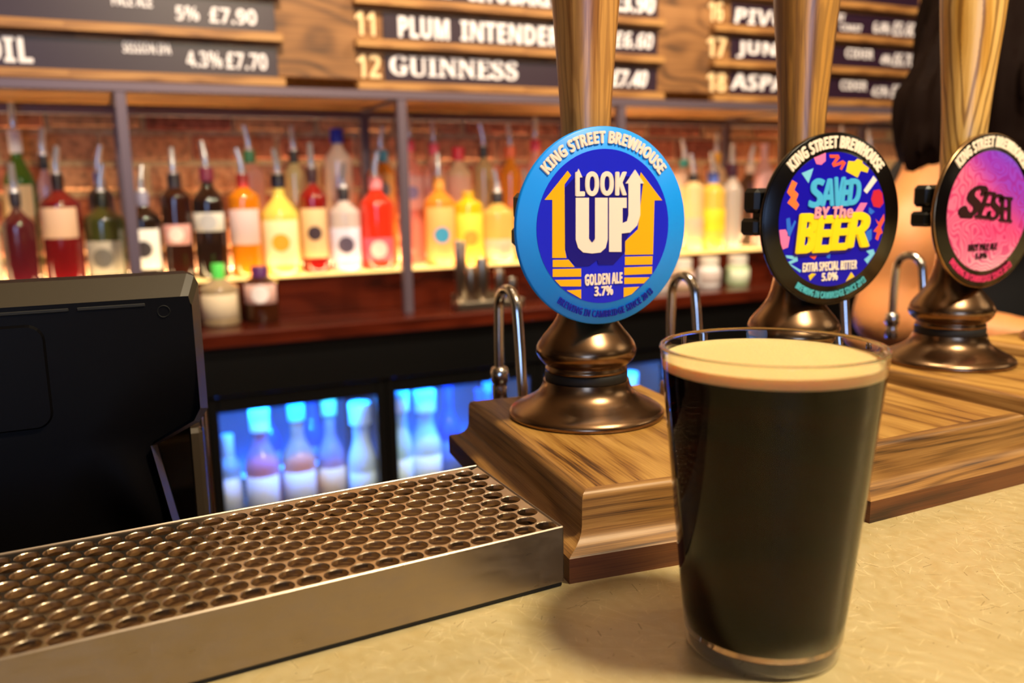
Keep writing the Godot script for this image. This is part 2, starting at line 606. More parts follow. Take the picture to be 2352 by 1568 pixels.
func brick_mat(c: String, sd: int) -> StandardMaterial3D:
	var m := StandardMaterial3D.new()
	var n := noise(sd, 1.0, 3)
	m.albedo_texture = image_of(96, 64, func(u: float, v: float) -> Color:
		var k := n.get_noise_2d(u * 9.0, v * 7.0)
		return Color(c).lerp(Color("d0a078"), clampf(k * 1.4 - 0.25, 0, 0.6)).darkened(clampf(-k * 0.5, 0, 0.4)))
	m.uv1_triplanar = true
	m.uv1_scale = Vector3(4.5, 4.5, 4.5)
	m.roughness = 0.9
	return m

func globe(at: Vector3, energy: float, label: String) -> void:
	var t := thing("pendant_lamp", label, "lamp", at, 0.0, "globe pendants")
	var b := MB.new()
	var pr := []
	for i in 17:
		var a := -PI / 2 + PI * i / 16.0
		pr.append(Vector2(maxf(cos(a) * 0.085, 0.0), sin(a) * 0.085))
	b.lathe(pr, 32)
	part("lamp_globe", b.commit(), glow(Color(1.0, 0.92, 0.77), 3.0 * energy), t)
	b = MB.new()
	b.lathe([Vector2(0.0, 0.083), Vector2(0.034, 0.083), Vector2(0.034, 0.115), Vector2(0.012, 0.125), Vector2(0.0, 0.125)], 24)
	part("lamp_cap", b.commit(), M.bronze, t)
	b = MB.new()
	b.tube([Vector3(0, 0.12, 0), Vector3(0, 2.9 - at.y, 0)], 0.004, 8)
	part("cord", b.commit(), M.black, t)
	var l := OmniLight3D.new()
	l.name = "lamp_light"
	t.add_child(l)
	l.light_color = Color(1.0, 0.92, 0.77)
	l.light_energy = energy
	l.light_size = 0.085
	l.omni_range = 14.0
	l.omni_attenuation = 2.0
	l.shadow_enabled = true

func added_spot(at: Vector3, aim: Vector3, energy: float, label: String, cone := 58.0) -> void:  # unseen helper spot, added for fill behind the bar
	var t := thing("added_spot", label, "lamp", at, 0.0, "added spots over the aisle")
	var dir := (aim - at + Vector3(0, 0.14, 0)).normalized()
	var head := Vector3(0, -0.14, 0)
	var b := MB.new()
	b.tube([Vector3(0, 0, 0), Vector3(0, -0.10, 0)], 0.008, 10)
	part("stem", b.commit(), M.black, t)
	b = MB.new()
	b.tube([head - dir * 0.06, head - dir * 0.055, head + dir * 0.055], [0.030, 0.040, 0.042], 24)
	part("lamp_body", b.commit(), M.black, t)
	b = MB.new()
	b.tube([head + dir * 0.0555, head + dir * 0.058], 0.034, 24)
	part("lamp_lens", b.commit(), glow(Color(1.0, 0.91, 0.76), 6.0), t)
	var l := SpotLight3D.new()
	l.name = "lamp_light"
	t.add_child(l)
	l.position = head + dir * 0.065
	l.look_at_from_position(at + l.position, at + l.position + dir, Vector3.UP)
	l.light_color = Color(1.0, 0.91, 0.76)
	l.light_energy = energy
	l.light_size = 0.034
	l.spot_angle = cone
	l.spot_angle_attenuation = 0.8
	l.spot_range = 14.0
	l.spot_attenuation = 2.0
	l.shadow_enabled = true

# ---------------------------------------------------------------- bar top
func bar() -> void:
	var t := thing("bar_counter", "long brass topped bar with fine scratches, the ale glass on it", "counter")
	var m := StandardMaterial3D.new()
	var n := noise(101, 1.0, 4)
	var n2 := noise(105, 1.0, 2)
	var size := 1024
	var d := PackedByteArray()
	d.resize(size * size * 3)
	var rg := PackedByteArray()
	rg.resize(size * size)
	var ca := Color("e2d2a0")
	var cb := Color("d0b87e")
	var cc := Color("dac99c")
	var cell := 4
	for gy in size / cell:
		for gx in size / cell:
			var u := float(gx) / (size / cell) * TAU
			var w := float(gy) / (size / cell) * TAU
			# a torus in noise space, so that the tile repeats without a seam
			var p := Vector3(cos(u) * 2.0 + cos(w) * 0.7, sin(u) * 2.0 + sin(w) * 1.3, cos(w) * 1.6 - sin(u) * 0.5)
			var k := clampf(0.5 + n.get_noise_3dv(p * 3.1) * 0.45, 0, 1)
			var k2 := clampf(0.5 + n2.get_noise_3dv(p * 2.3) * 1.3, 0, 1)
			var c := ca.lerp(cb, k).lerp(cc, k2 * 0.4)
			for y in cell:
				for x in cell:
					var i := (gy * cell + y) * size + gx * cell + x
					d[i * 3] = int(c.r * 255); d[i * 3 + 1] = int(c.g * 255); d[i * 3 + 2] = int(c.b * 255)
					rg[i] = int(98 + 16 * k2)
	var im := Image.create_from_data(size, size, false, Image.FORMAT_RGB8, d)
	var ri := Image.create_from_data(size, size, false, Image.FORMAT_L8, rg)
	var rng := RandomNumberGenerator.new()
	rng.seed = 77
	for s in 2600:
		var p := Vector2(rng.randf() * size, rng.randf() * size)
		var a := rng.randf() * TAU
		var ln := rng.randf_range(4, 34) if s > 46 else rng.randf_range(80, 300)
		var bend := rng.randf_range(-0.004, 0.004)
		var dark := rng.randf() < 0.12
		var strength := rng.randf_range(0.10, 0.62)
		for k in int(ln):
			var x := posmod(int(p.x), size)
			var y := posmod(int(p.y), size)
			var c := im.get_pixel(x, y)
			im.set_pixel(x, y, c.lerp(Color("5a3c1c") if dark else Color("fff0c4"), strength))
			ri.set_pixel(x, y, Color(0.62, 0.62, 0.62))
			p += Vector2(cos(a), sin(a))
			a += bend
	for s in 260:
		var c := Color("5a4020") if rng.randf() < 0.6 else Color("fff2cc")
		var x := rng.randi() % size
		var y := rng.randi() % size
		im.set_pixel(x, y, c)
		if rng.randf() < 0.4:
			im.set_pixel((x + 1) % size, y, c)
	m.albedo_texture = ImageTexture.create_from_image(im)
	m.roughness_texture = ImageTexture.create_from_image(ri)
	m.roughness_texture_channel = BaseMaterial3D.TEXTURE_CHANNEL_RED
	m.roughness = 1.0
	m.metallic = 0.45
	m.uv1_scale = Vector3(3.6, 3.6, 1)
	part("counter_top", boxmesh(Vector3(0.55, BAR_Y - 0.021, -0.07), Vector3(5.4, 0.042, 0.74), 0.003), m, t)
	part("front_panel", boxmesh(Vector3(0.55, 0.52, -0.05), Vector3(5.2, 1.03, 0.5), 0.004), M.oak_dark, t)
	part("foot_plinth", boxmesh(Vector3(0.55, 0.02, 0.21), Vector3(5.2, 0.04, 0.03), 0.004), M.black, t)

# ---------------------------------------------------------------- drip tray
func drip_tray() -> void:
	var t := thing("drip_tray", "long stainless drip tray with a perforated top on the bar", "tray")
	# a runs left along the front edge, b towards the back; the tray stands a little askew
	var tf := Transform3D(Basis(Vector3(-0.9983, 0, 0.0585), Vector3.UP, Vector3(0.003, 0, -1.0)), Vector3(0.1822, BAR_Y, -0.3328))
	var W := 0.36
	var D := 0.1032
	var H := 0.0300
	var y0 := 0.0022
	var st := brushed()
	var b := MB.new()
	for q in [[Vector3(W / 2, (H + y0) / 2, 0.0007), Vector3(W, H - y0, 0.0014)], [Vector3(W / 2, (H + y0) / 2, D - 0.0007), Vector3(W, H - y0, 0.0014)], [Vector3(0.0007, (H + y0) / 2, D / 2), Vector3(0.0014, H - y0, D)], [Vector3(W - 0.0007, (H + y0) / 2, D / 2), Vector3(0.0014, H - y0, D)]]:
		b.cbox(q[0], q[1], 0.0005, 1.0)
	b.cbox(Vector3(W / 2, y0 + 0.0006, D / 2), Vector3(W - 0.001, 0.0012, D - 0.001), 0.0002, 1.0)
	b.warp(tf)
	part("tray_body", b.commit(), st, t)
	b = MB.new()
	b.cbox(Vector3(W / 2, H - 0.0105, D / 2), Vector3(W - 0.004, 0.0012, D - 0.004), 0.0002, 1.0)
	b.warp(tf)
	part("inner_tray", b.commit(), mat(Color(0.50, 0.37, 0.22), 0.4, 0.6), t, "brass coloured inner tray under the holes")
	b = MB.new()
	b.cbox(Vector3(W / 2, y0 / 2, D / 2 + 0.0004), Vector3(W - 0.001, y0, D - 0.0016), 0.0004)
	b.warp(tf)
	part("black_slab", b.commit(), M.dull_black, t)  # thin black slab under the tray body
	# the perforated plate: a hexagonal cell round every hole
	b = MB.new()
	var p := 0.0112
	var h1 := p / (2.0 * sqrt(3.0))
	var h2 := p / sqrt(3.0)
	var rowp := p * sqrt(3.0) / 2.0
	var r0 := 0.00525
	var r1 := 0.00495
	var top := H - 0.0006
	var th := 0.0022
	var rows := 10
	var cols := 31
	var a0 := p / 2 + 0.0010
	var b0 := 0.0061
	for j in rows:
		for i in cols:
			var c := Vector2(a0 + i * p + (p / 2 if j % 2 else 0.0), b0 + j * rowp)
			var hx := [Vector2(p / 2, -h1), Vector2(p / 2, h1), Vector2(0, h2), Vector2(-p / 2, h1), Vector2(-p / 2, -h1), Vector2(0, -h2)]
			var ring := []
			for k in 6:
				var e0: Vector2 = c + hx[k]
				var e1: Vector2 = c + hx[(k + 1) % 6]
				for e in [0, 1]:
					var w: Vector2 = e0 if e == 0 else e1
					if j == 0 and w.y < c.y - h1 * 0.5: w.y = 0.0014
					if j == rows - 1 and w.y > c.y + h1 * 0.5: w.y = D - 0.0014
					if i == 0 and j % 2 == 0 and w.x < c.x - p * 0.25: w.x = 0.0014
					if e == 0: e0 = w
					else: e1 = w
				for s in 4:
					ring.append(e0.lerp(e1, s / 4.0))
			for k in 24:
				var o0: Vector2 = ring[k]
				var o1: Vector2 = ring[(k + 1) % 24]
				var ang0 := atan2(-h1, p / 2) + TAU * k / 24.0
				var ang1 := ang0 + TAU / 24.0
				var d0 := Vector2(cos(ang0), sin(ang0))
				var d1 := Vector2(cos(ang1), sin(ang1))
				var i0 := c + d0 * r0
				var i1 := c + d1 * r0
				var f0 := c + d0 * r1
				var f1 := c + d1 * r1
				b.quad(Vector3(o0.x, top, o0.y), Vector3(o1.x, top, o1.y), Vector3(i1.x, top, i1.y), Vector3(i0.x, top, i0.y), Vector3.UP)
				b.quad(Vector3(i0.x, top, i0.y), Vector3(i1.x, top, i1.y), Vector3(f1.x, top - 0.0004, f1.y), Vector3(f0.x, top - 0.0004, f0.y), Vector3(-d0.x, 1, -d0.y))
				b.quad(Vector3(f0.x, top - 0.0004, f0.y), Vector3(f1.x, top - 0.0004, f1.y), Vector3(f1.x, top - th, f1.y), Vector3(f0.x, top - th, f0.y), Vector3(-d0.x, 0, -d0.y))
				b.quad(Vector3(o0.x, top - th, o0.y), Vector3(o1.x, top - th, o1.y), Vector3(f1.x, top - th, f1.y), Vector3(f0.x, top - th, f0.y), Vector3.DOWN)
		if j % 2 == 1:
			var yb := b0 + j * rowp
			b.quad(Vector3(0.0014, top, yb - h1), Vector3(a0, top, yb - h1), Vector3(a0, top, yb + h1), Vector3(0.0014, top, yb + h1), Vector3.UP)
			for sg in [-1.0, 1.0]:
				b.tri(Vector3(0.0014, top, yb + sg * h1), Vector3(a0, top, yb + sg * h1), Vector3(0.0014, top, yb + sg * (rowp - h1)), Vector3.UP)
	b.warp(tf)
	part("perforated_plate", b.commit(), mat(Color(0.86, 0.80, 0.71), 0.27, 1.0), t)

func brushed() -> StandardMaterial3D:
	var m := mat(Color(0.56, 0.51, 0.46), 1.0, 0.9)
	var n := noise(131, 1.0, 3)
	m.roughness_texture = image_of(256, 128, func(u: float, v: float) -> Color:
		var k := 0.36 + n.get_noise_2d(u * 5.0, v * 60.0) * 0.07 + n.get_noise_2d(u * 9.0 + 30.0, v * 9.0) * 0.12
		return Color(k, k, k))
	m.uv1_scale = Vector3(6, 12, 1)
	return m

# ---------------------------------------------------------------- pump blocks, pumps, clips
func block(at: Vector3, ang: float, W: float, D: float, label: String) -> void:
	var t := thing("pump_block", label, "wooden block", at, -ang, "oak blocks under the hand pumps")
	var pr := [Vector2(0.0, 0.0), Vector2(0.0, 0.0125), Vector2(0.0012, 0.0134), Vector2(0.0055, 0.0148), Vector2(0.0090, 0.0172), Vector2(0.0108, 0.0200), Vector2(0.0115, 0.0232), Vector2(0.0118, 0.0362), Vector2(0.0126, 0.0386), Vector2(0.0146, 0.0398), Vector2(0.0172, 0.0400)]
	var b := MB.new()
	var foot := MB.new()
	for side in 4:
		var L := W if side % 2 == 0 else D
		var arc := 0.0
		for i in pr.size() - 1:
			var d: Vector2 = pr[i + 1] - pr[i]
			var nn := Vector2(-d.y, d.x).normalized()   # outwards is minus inset
			var na := nn
			var nb := nn
			if i > 0:
				var e: Vector2 = pr[i] - pr[i - 1]
				var en := Vector2(-e.y, e.x).normalized()
				if en.dot(nn) > 0.6: na = (en + nn).normalized()
			if i < pr.size() - 2:
				var e: Vector2 = pr[i + 2] - pr[i + 1]
				var en := Vector2(-e.y, e.x).normalized()
				if en.dot(nn) > 0.6: nb = (en + nn).normalized()
			var base := b.v.size()
			for e in 2:
				var q: Vector2 = pr[i + e]
				var m: Vector2 = na if e == 0 else nb
				var v_arc := arc + (d.length() if e == 1 else 0.0)
				for s in 2:
					var along := q.x if s == 0 else L - q.x
					var pos: Vector3
					var out: Vector3
					match side:
						0: pos = Vector3(along, q.y, -q.x); out = Vector3(0, 0, 1)
						1: pos = Vector3(W - q.x, q.y, -along); out = Vector3(1, 0, 0)
						2: pos = Vector3(W - along, q.y, -D + q.x); out = Vector3(0, 0, -1)
						_: pos = Vector3(q.x, q.y, -D + along); out = Vector3(-1, 0, 0)
					b.vert(pos, (out * -m.x + Vector3.UP * m.y).normalized(), Vector2(v_arc + side * 0.013, along + side * 0.07 + at.x))
			if i == 0:
				# the straight foot of the moulding is a board in darker brown wood
				for w in 4:
					foot.vert(b.v[base + w], b.n[base + w], b.u[base + w])
				var fb := foot.v.size() - 4
				foot.ix.append_array([fb, fb + 2, fb + 3, fb, fb + 3, fb + 1])
			else:
				b.ix.append_array([base, base + 2, base + 3, base, base + 3, base + 1])
			arc += d.length()
	part("plinth", foot.commit(), M.plinth, t, "dark brown foot board")
	var mesh := b.commit()
	var top := MB.new()
	var q: Vector2 = pr[pr.size() - 1]
	top.quad(Vector3(q.x, q.y, -q.x), Vector3(W - q.x, q.y, -q.x), Vector3(W - q.x, q.y, -D + q.x), Vector3(q.x, q.y, -D + q.x), Vector3.UP, Vector2(at.x + q.x, q.x), Vector2(at.x + W - q.x, q.x), Vector2(at.x + W - q.x, D - q.x), Vector2(at.x + q.x, D - q.x))
	top.quad(Vector3(0, 0, 0), Vector3(W, 0, 0), Vector3(W, 0, -D), Vector3(0, 0, -D), Vector3.DOWN)
	part("block_sides", mesh, M.block_side, t)
	part("block_top", top.commit(), M.block_top, t)

func pump(at: Vector3, turn: float, hmat: Material, hs: float, label: String) -> Node3D:
	var t := thing("hand_pump", label, "beer pump", at, turn, "hand pumps along the bar")
	var b := MB.new()
	b.lathe([Vector2(0.0, 0.0), Vector2(0.0490, 0.0), Vector2(0.0500, 0.0008), Vector2(0.0503, 0.0022), Vector2(0.0497, 0.0038), Vector2(0.0478, 0.0054), Vector2(0.0448, 0.0072), Vector2(0.0408, 0.0092), Vector2(0.0365, 0.0114), Vector2(0.0330, 0.0138), Vector2(0.0306, 0.0160), Vector2(0.0290, 0.0185), Vector2(0.0280, 0.0212), Vector2(0.0276, 0.0236), Vector2(0.0250, 0.0240), Vector2(0.0, 0.0240)], 72)
	part("base", b.commit(), M.bronze, t)
	b = MB.new()
	b.lathe([Vector2(0.0, 0.0238), Vector2(0.0262, 0.0238), Vector2(0.0266, 0.0246), Vector2(0.0266, 0.0286), Vector2(0.0260, 0.0292), Vector2(0.0, 0.0292)], 64)
	part("collar", b.commit(), M.matt_black, t, "black collar")
	b = MB.new()
	b.lathe([Vector2(0.0, 0.0290), Vector2(0.0256, 0.0290), Vector2(0.0263, 0.0300), Vector2(0.0263, 0.0316), Vector2(0.0254, 0.0326), Vector2(0.0254, 0.0332), Vector2(0.0275, 0.0345), Vector2(0.0300, 0.0370), Vector2(0.0316, 0.0398), Vector2(0.0322, 0.0422), Vector2(0.0319, 0.0446), Vector2(0.0306, 0.0476), Vector2(0.0278, 0.0515), Vector2(0.0246, 0.0552), Vector2(0.0214, 0.0592), Vector2(0.0186, 0.0640), Vector2(0.0166, 0.0700), Vector2(0.0152, 0.0770), Vector2(0.0142, 0.0850), Vector2(0.0136, 0.0940), Vector2(0.0136, 0.1000), Vector2(0.0150, 0.1060), Vector2(0.0166, 0.1090), Vector2(0.0166, 0.1150), Vector2(0.0150, 0.1180), Vector2(0.0, 0.1180)], 64)
	part("body", b.commit(), M.bronze, t)
	b = MB.new()
	var pr := [Vector2(0.0, 0.1180)]
	for q in [[0.0146, 0.1180], [0.0146, 0.150], [0.0152, 0.178], [0.0160, 0.196], [0.0172, 0.214], [0.0190, 0.238], [0.0208, 0.260], [0.0224, 0.284], [0.0234, 0.308], [0.0234, 0.330], [0.0222, 0.350], [0.0194, 0.366], [0.0148, 0.378], [0.0080, 0.384], [0.0, 0.386]]:
		pr.append(Vector2(q[0] * hs, q[1]))
	b.lathe(pr, 64)
	part("handle", b.commit(), hmat, t)
	# black holder that the clip is pushed onto
	b = MB.new()
	b.cbox(Vector3(-0.0330, 0.1340, 0.004), Vector3(0.036, 0.0165, 0.015), 0.0028)
	b.cbox(Vector3(-0.0330, 0.1165, 0.004), Vector3(0.038, 0.0115, 0.016), 0.0022)
	b.cbox(Vector3(-0.0290, 0.1240, 0.004), Vector3(0.028, 0.009, 0.010), 0.001)
	b.cbox(Vector3(-0.002, 0.1240, 0.0160), Vector3(0.034, 0.030, 0.005), 0.0015)
	part("clip_holder", b.commit(), M.black, t, "black plastic clip holder")
	return t

func swan_neck(x: float, z: float, label: String) -> void:
	var t := thing("swan_neck", label, "beer spout", Vector3(x, 1.0, z), 0.0, "swan necks behind the pumps")
	var b := MB.new()
	var pts := [Vector3(0, 0.0, 0.012), Vector3(0, 0.10, 0.006), Vector3(0, 0.18, -0.004)]
	for i in 13:
		var a := PI * i / 12.0
		pts.append(Vector3(0, 0.193 + sin(a) * 0.016, -0.0225 + cos(a) * 0.0165))
	pts.append(Vector3(0, 0.17, -0.040))
	pts.append(Vector3(0, 0.135, -0.040))
	b.tube(pts, 0.0040, 20)
	part("spout_tube", b.commit(), M.chrome, t)
	b = MB.new()
	b.lathe([Vector2(0.0, -0.024), Vector2(0.0055, -0.024), Vector2(0.0062, -0.022), Vector2(0.0062, -0.012), Vector2(0.0056, -0.010), Vector2(0.0072, -0.007), Vector2(0.0074, -0.001), Vector2(0.0060, 0.003), Vector2(0.0044, 0.004), Vector2(0.0, 0.004)], 28, Vector3(0, 0.142, -0.040))
	part("sparkler", b.commit(), M.chrome, t)
	b = MB.new()
	b.cbox(Vector3(0, 0.076, -0.44 - z - 0.078), Vector3(0.036, 0.046, 0.160), 0.006)
	part("clamp", b.commit(), M.steel, t)

func disc(b: MB, r: float, z0: float, z1: float, seg := 72) -> void:
	var p := []
	for k in seg:
		p.append(Vector2(cos(TAU * k / seg), sin(TAU * k / seg)) * r)
	b.prism(p, z0, z1)

func clip_plate(t: Node3D, ring: Material, inner: Material, rim: Material) -> void:
	var b := MB.new()
	var pr := [Vector2(0.0, -0.0036), Vector2(0.0574, -0.0036), Vector2(0.0585, -0.0028), Vector2(0.0585, -0.0008), Vector2(0.0578, 0.0), Vector2(0.0, 0.0)]
	b.lathe(pr, 96)
	b.warp(Transform3D(Basis(Vector3.RIGHT, PI / 2), Vector3.ZERO))
	part("plate", b.commit(), ring, t)
	b = MB.new()
	disc(b, 0.0455, -0.0002, 0.0003)
	part("face_print", b.commit(), inner, t)
	if rim:
		b = MB.new()
		b.lathe([Vector2(0.0572, 0.0), Vector2(0.0580, 0.0), Vector2(0.0586, -0.0006), Vector2(0.0586, -0.0030), Vector2(0.0582, -0.0034)].map(func(q): return Vector2(q.x, q.y)), 96)
		b.warp(Transform3D(Basis(Vector3.RIGHT, PI / 2), Vector3.ZERO))
		part("rim", b.commit(), rim, t)

func print_part(called: String, t: Node3D, m: Material, f: Callable) -> void:
	var st := SurfaceTool.new()
	f.call(st)
	part(called, st.commit(), m, t)

func shape_part(called: String, t: Node3D, m: Material, polys: Array, z0 := 0.0002, z1 := 0.0005) -> void:
	for p in polys:
		var b := MB.new()
		b.prism(p, z0, z1, 0.001)
		part(called, b.commit(), m, t)

func V(x: float, y: float) -> Vector2:
	return Vector2(x, y)

func box_text(st: SurfaceTool, s: String, f: Font, x0: float, y0: float, x1: float, y1: float, z: float, slant := 0.0, turn := 0.0) -> void:
	text_box(st, s, f, Vector3((x0 + x1) / 2, (y0 + y1) / 2, z * 1000.0) * 0.001, absf(x1 - x0) * 0.001, absf(y1 - y0) * 0.001, 0.0003, slant, turn, 0.035)

func pumps() -> void:
	var D := 0.222
	block(Vector3(0.1854, BAR_Y, -0.3336), deg_to_rad(6.5), 0.158, D, "moulded oak block under the blue clip pump, its corner beside the drip tray")
	block(Vector3(0.3678, BAR_Y, -0.3220), deg_to_rad(-1.0), 0.160, D, "moulded oak block behind the ale glass, in the middle of the row")
	block(Vector3(0.5440, BAR_Y, -0.3230), deg_to_rad(-3.0), 0.158, D, "moulded oak block under the pink clip pump")
	block(Vector3(0.7180, BAR_Y, -0.3230), deg_to_rad(-2.0), 0.158, D, "moulded oak block at the right edge of the picture")
	var hy := BAR_Y + 0.040
	var m1 := wood_mat(handle_tex(201, 0.0, "c4904e", "96622e", "5c381c"), 0.35)
	var m2 := wood_mat(handle_tex(207, 0.0, "bc8840", "7c5430", "4a3422"), 0.35)
	var m3 := wood_mat(handle_tex(213, 1.0, "e0b468", "c08a34", "5e3a14"), 0.4)
	for m in [m1, m2, m3]:
		m.clearcoat_enabled = true
		m.clearcoat = 0.5
		m.clearcoat_roughness = 0.25
	pump(Vector3(0.2745, hy, -0.4705), 0.05, m1, 1.0, "bronze hand pump with the sky-blue round clip, wooden handle above it")
	pump(Vector3(0.4470, hy, -0.4690), 0.06, m2, 1.02, "bronze hand pump with the black and blue party-print clip, behind the ale glass")
	pump(Vector3(0.6170, hy, -0.4720), 0.02, m3, 1.06, "bronze hand pump with the pink clip and an eye of grain in its handle")
	pump(Vector3(0.7950, hy, -0.4720), 0.02, m1, 1.0, "bronze hand pump cut off by the right edge of the picture")
	swan_neck(0.276, -0.569, "chrome swan neck spout left of the blue clip pump")
	swan_neck(0.4460, -0.577, "chrome swan neck spout between the blue clip and the ale glass")
	swan_neck(0.6120, -0.575, "chrome swan neck spout just below the party-print clip")
	swan_neck(0.7640, -0.615, "chrome swan neck spout left of the pink clip pump body")
	# --- sky-blue clip
	var sky := mat("0092fa", 0.42)
	var blue := mat("0416d2", 0.42)
	var yellow := mat("f0b010", 0.35)
	var navy := mat("0c0280", 0.35)
	var cream := mat("f2dfd0", 0.4)
	var t := thing("pump_clip", "round sky-blue pump clip with yellow arrows, nearest of the three", "pump clip", Vector3(0.2714, 1.2614, -0.4430), -0.0076, "round pump clips")
	clip_plate(t, sky, blue, null)
	shape_part("arrow_print", t, yellow, [
		[V(-40.27, 16.79), V(-25.18, 32.97), V(-22.92, 30.4), V(-27.24, 25.24), V(-27.24, -12.32), V(-26.19, -17.13), V(-35.61, -16.68), V(-35.28, 16.69)],
		[V(-35.34, -17.85), V(-24.83, -18.2), V(-20.76, -22.8), V(-35.39, -22.03)], [V(-35.4, -23.2), V(-16.36, -23.9), V(-16.38, -28.7), V(-35.45, -27.75)],
		[V(-34.12, -29.62), V(-16.38, -30.3), V(-16.4, -34.56), V(-30.06, -33.65)], [V(-26.27, -36.3), V(-16.4, -36.39), V(-16.42, -42.0)],
		[V(24.9, 31.79), V(40.57, 14.77), V(34.92, 14.89), V(34.35, -17.9), V(14.04, -17.2), V(13.98, -9.24), V(23.07, -2.22), V(26.43, 24.53), V(24.2, 29.38)],
		[V(14.04, -18.42), V(34.06, -18.9), V(33.83, -24.06), V(14.08, -23.41)], [V(13.65, -24.83), V(33.84, -25.26), V(33.76, -29.85), V(13.69, -29.46)],
		[V(13.7, -31.03), V(31.98, -31.86), V(27.85, -35.43), V(13.72, -34.94)], [V(13.3, -37.14), V(24.6, -37.24), V(19.04, -41.54), V(13.34, -43.0)]])
	shape_part("shadow_print", t, navy, [[V(-26.85, 23.49), V(-19.83, 29.8), V(17, 29.45), V(22.98, 6.36), V(13.98, -9.24), V(14.02, -15.38), V(5.86, -22.61), V(-4.78, -22.07), V(-5.49, -19.35), V(-11.08, -22.47), V(-19.39, -22.27), V(-24.83, -17.2), V(-27.09, -11.14)]], 0.0003, 0.0007)
	shape_part("word_print", t, cream, [
		[V(2.46, 17.11), V(14.66, 16.87), V(14.7, 10.83), V(11.84, 10.9), V(11.89, 1.82), V(15.05, 2.94), V(16.03, 6.56), V(15.89, 25.27), V(13.88, 25.3), V(20.55, 33.26), V(26.86, 25.13), V(24.24, 25.16), V(24.44, 6.32), V(22.32, 0.26), V(17.27, -3.85), V(11.21, -4.24), V(11.28, -15.26), V(2.56, -14.86)],
		[V(-20.16, 17.55), V(-11.3, 17.38), V(-11.34, -6.41), V(-10.65, -8.24), V(-9.26, -8.9), V(-7.86, -8.35), V(-7.17, -6.58), V(-7.16, 17.3), V(1.48, 17.13), V(1.54, -7.52), V(0.14, -12.32), V(-3.38, -14.96), V(-9.26, -15.29), V(-15.23, -14.42), V(-18.65, -11.5), V(-20.27, -6.66)],
		[V(-20.51, 29.22), V(-18.19, 34.08), V(-15.64, 29.17)]], 0.0004, 0.0010)
	print_part("lettering", t, cream, func(st):
		box_text(st, "LOOK", font_bold, -20.0, 32.2, 14.2, 18.6, 0.0009)
		box_text(st, "GOLDEN ALE", font_bold, -13.8, -27.6, 12.0, -34.2, 0.0006)
		box_text(st, "3.7%", font_bold, -7.4, -35.2, 5.4, -41.0, 0.0006)
		text_arc(st, "KING STREET BREWHOUSE", font_bold, 0.0522, 89.5, 103.0, 0.0066, 0.0003))
	print_part("small_lettering", t, mat("08129a", 0.4), func(st):
		text_arc(st, "BREWING IN CAMBRIDGE SINCE 2013", font_bold, 0.0522, 271.5, 78.0, 0.0040, 0.0003, true))
	# --- party-print clip
	var jet := mat(Color(0.022, 0.012, 0.010), 0.22)
	var gold := mat(Color(0.62, 0.50, 0.36), 0.25, 1.0)
	t = thing("pump_clip", "round black pump clip with a blue party print, the middle one", "pump clip", Vector3(0.4541, 1.2600, -0.4432), -0.0717, "round pump clips")
	clip_plate(t, jet, mat("1206b4", 0.3), jet)
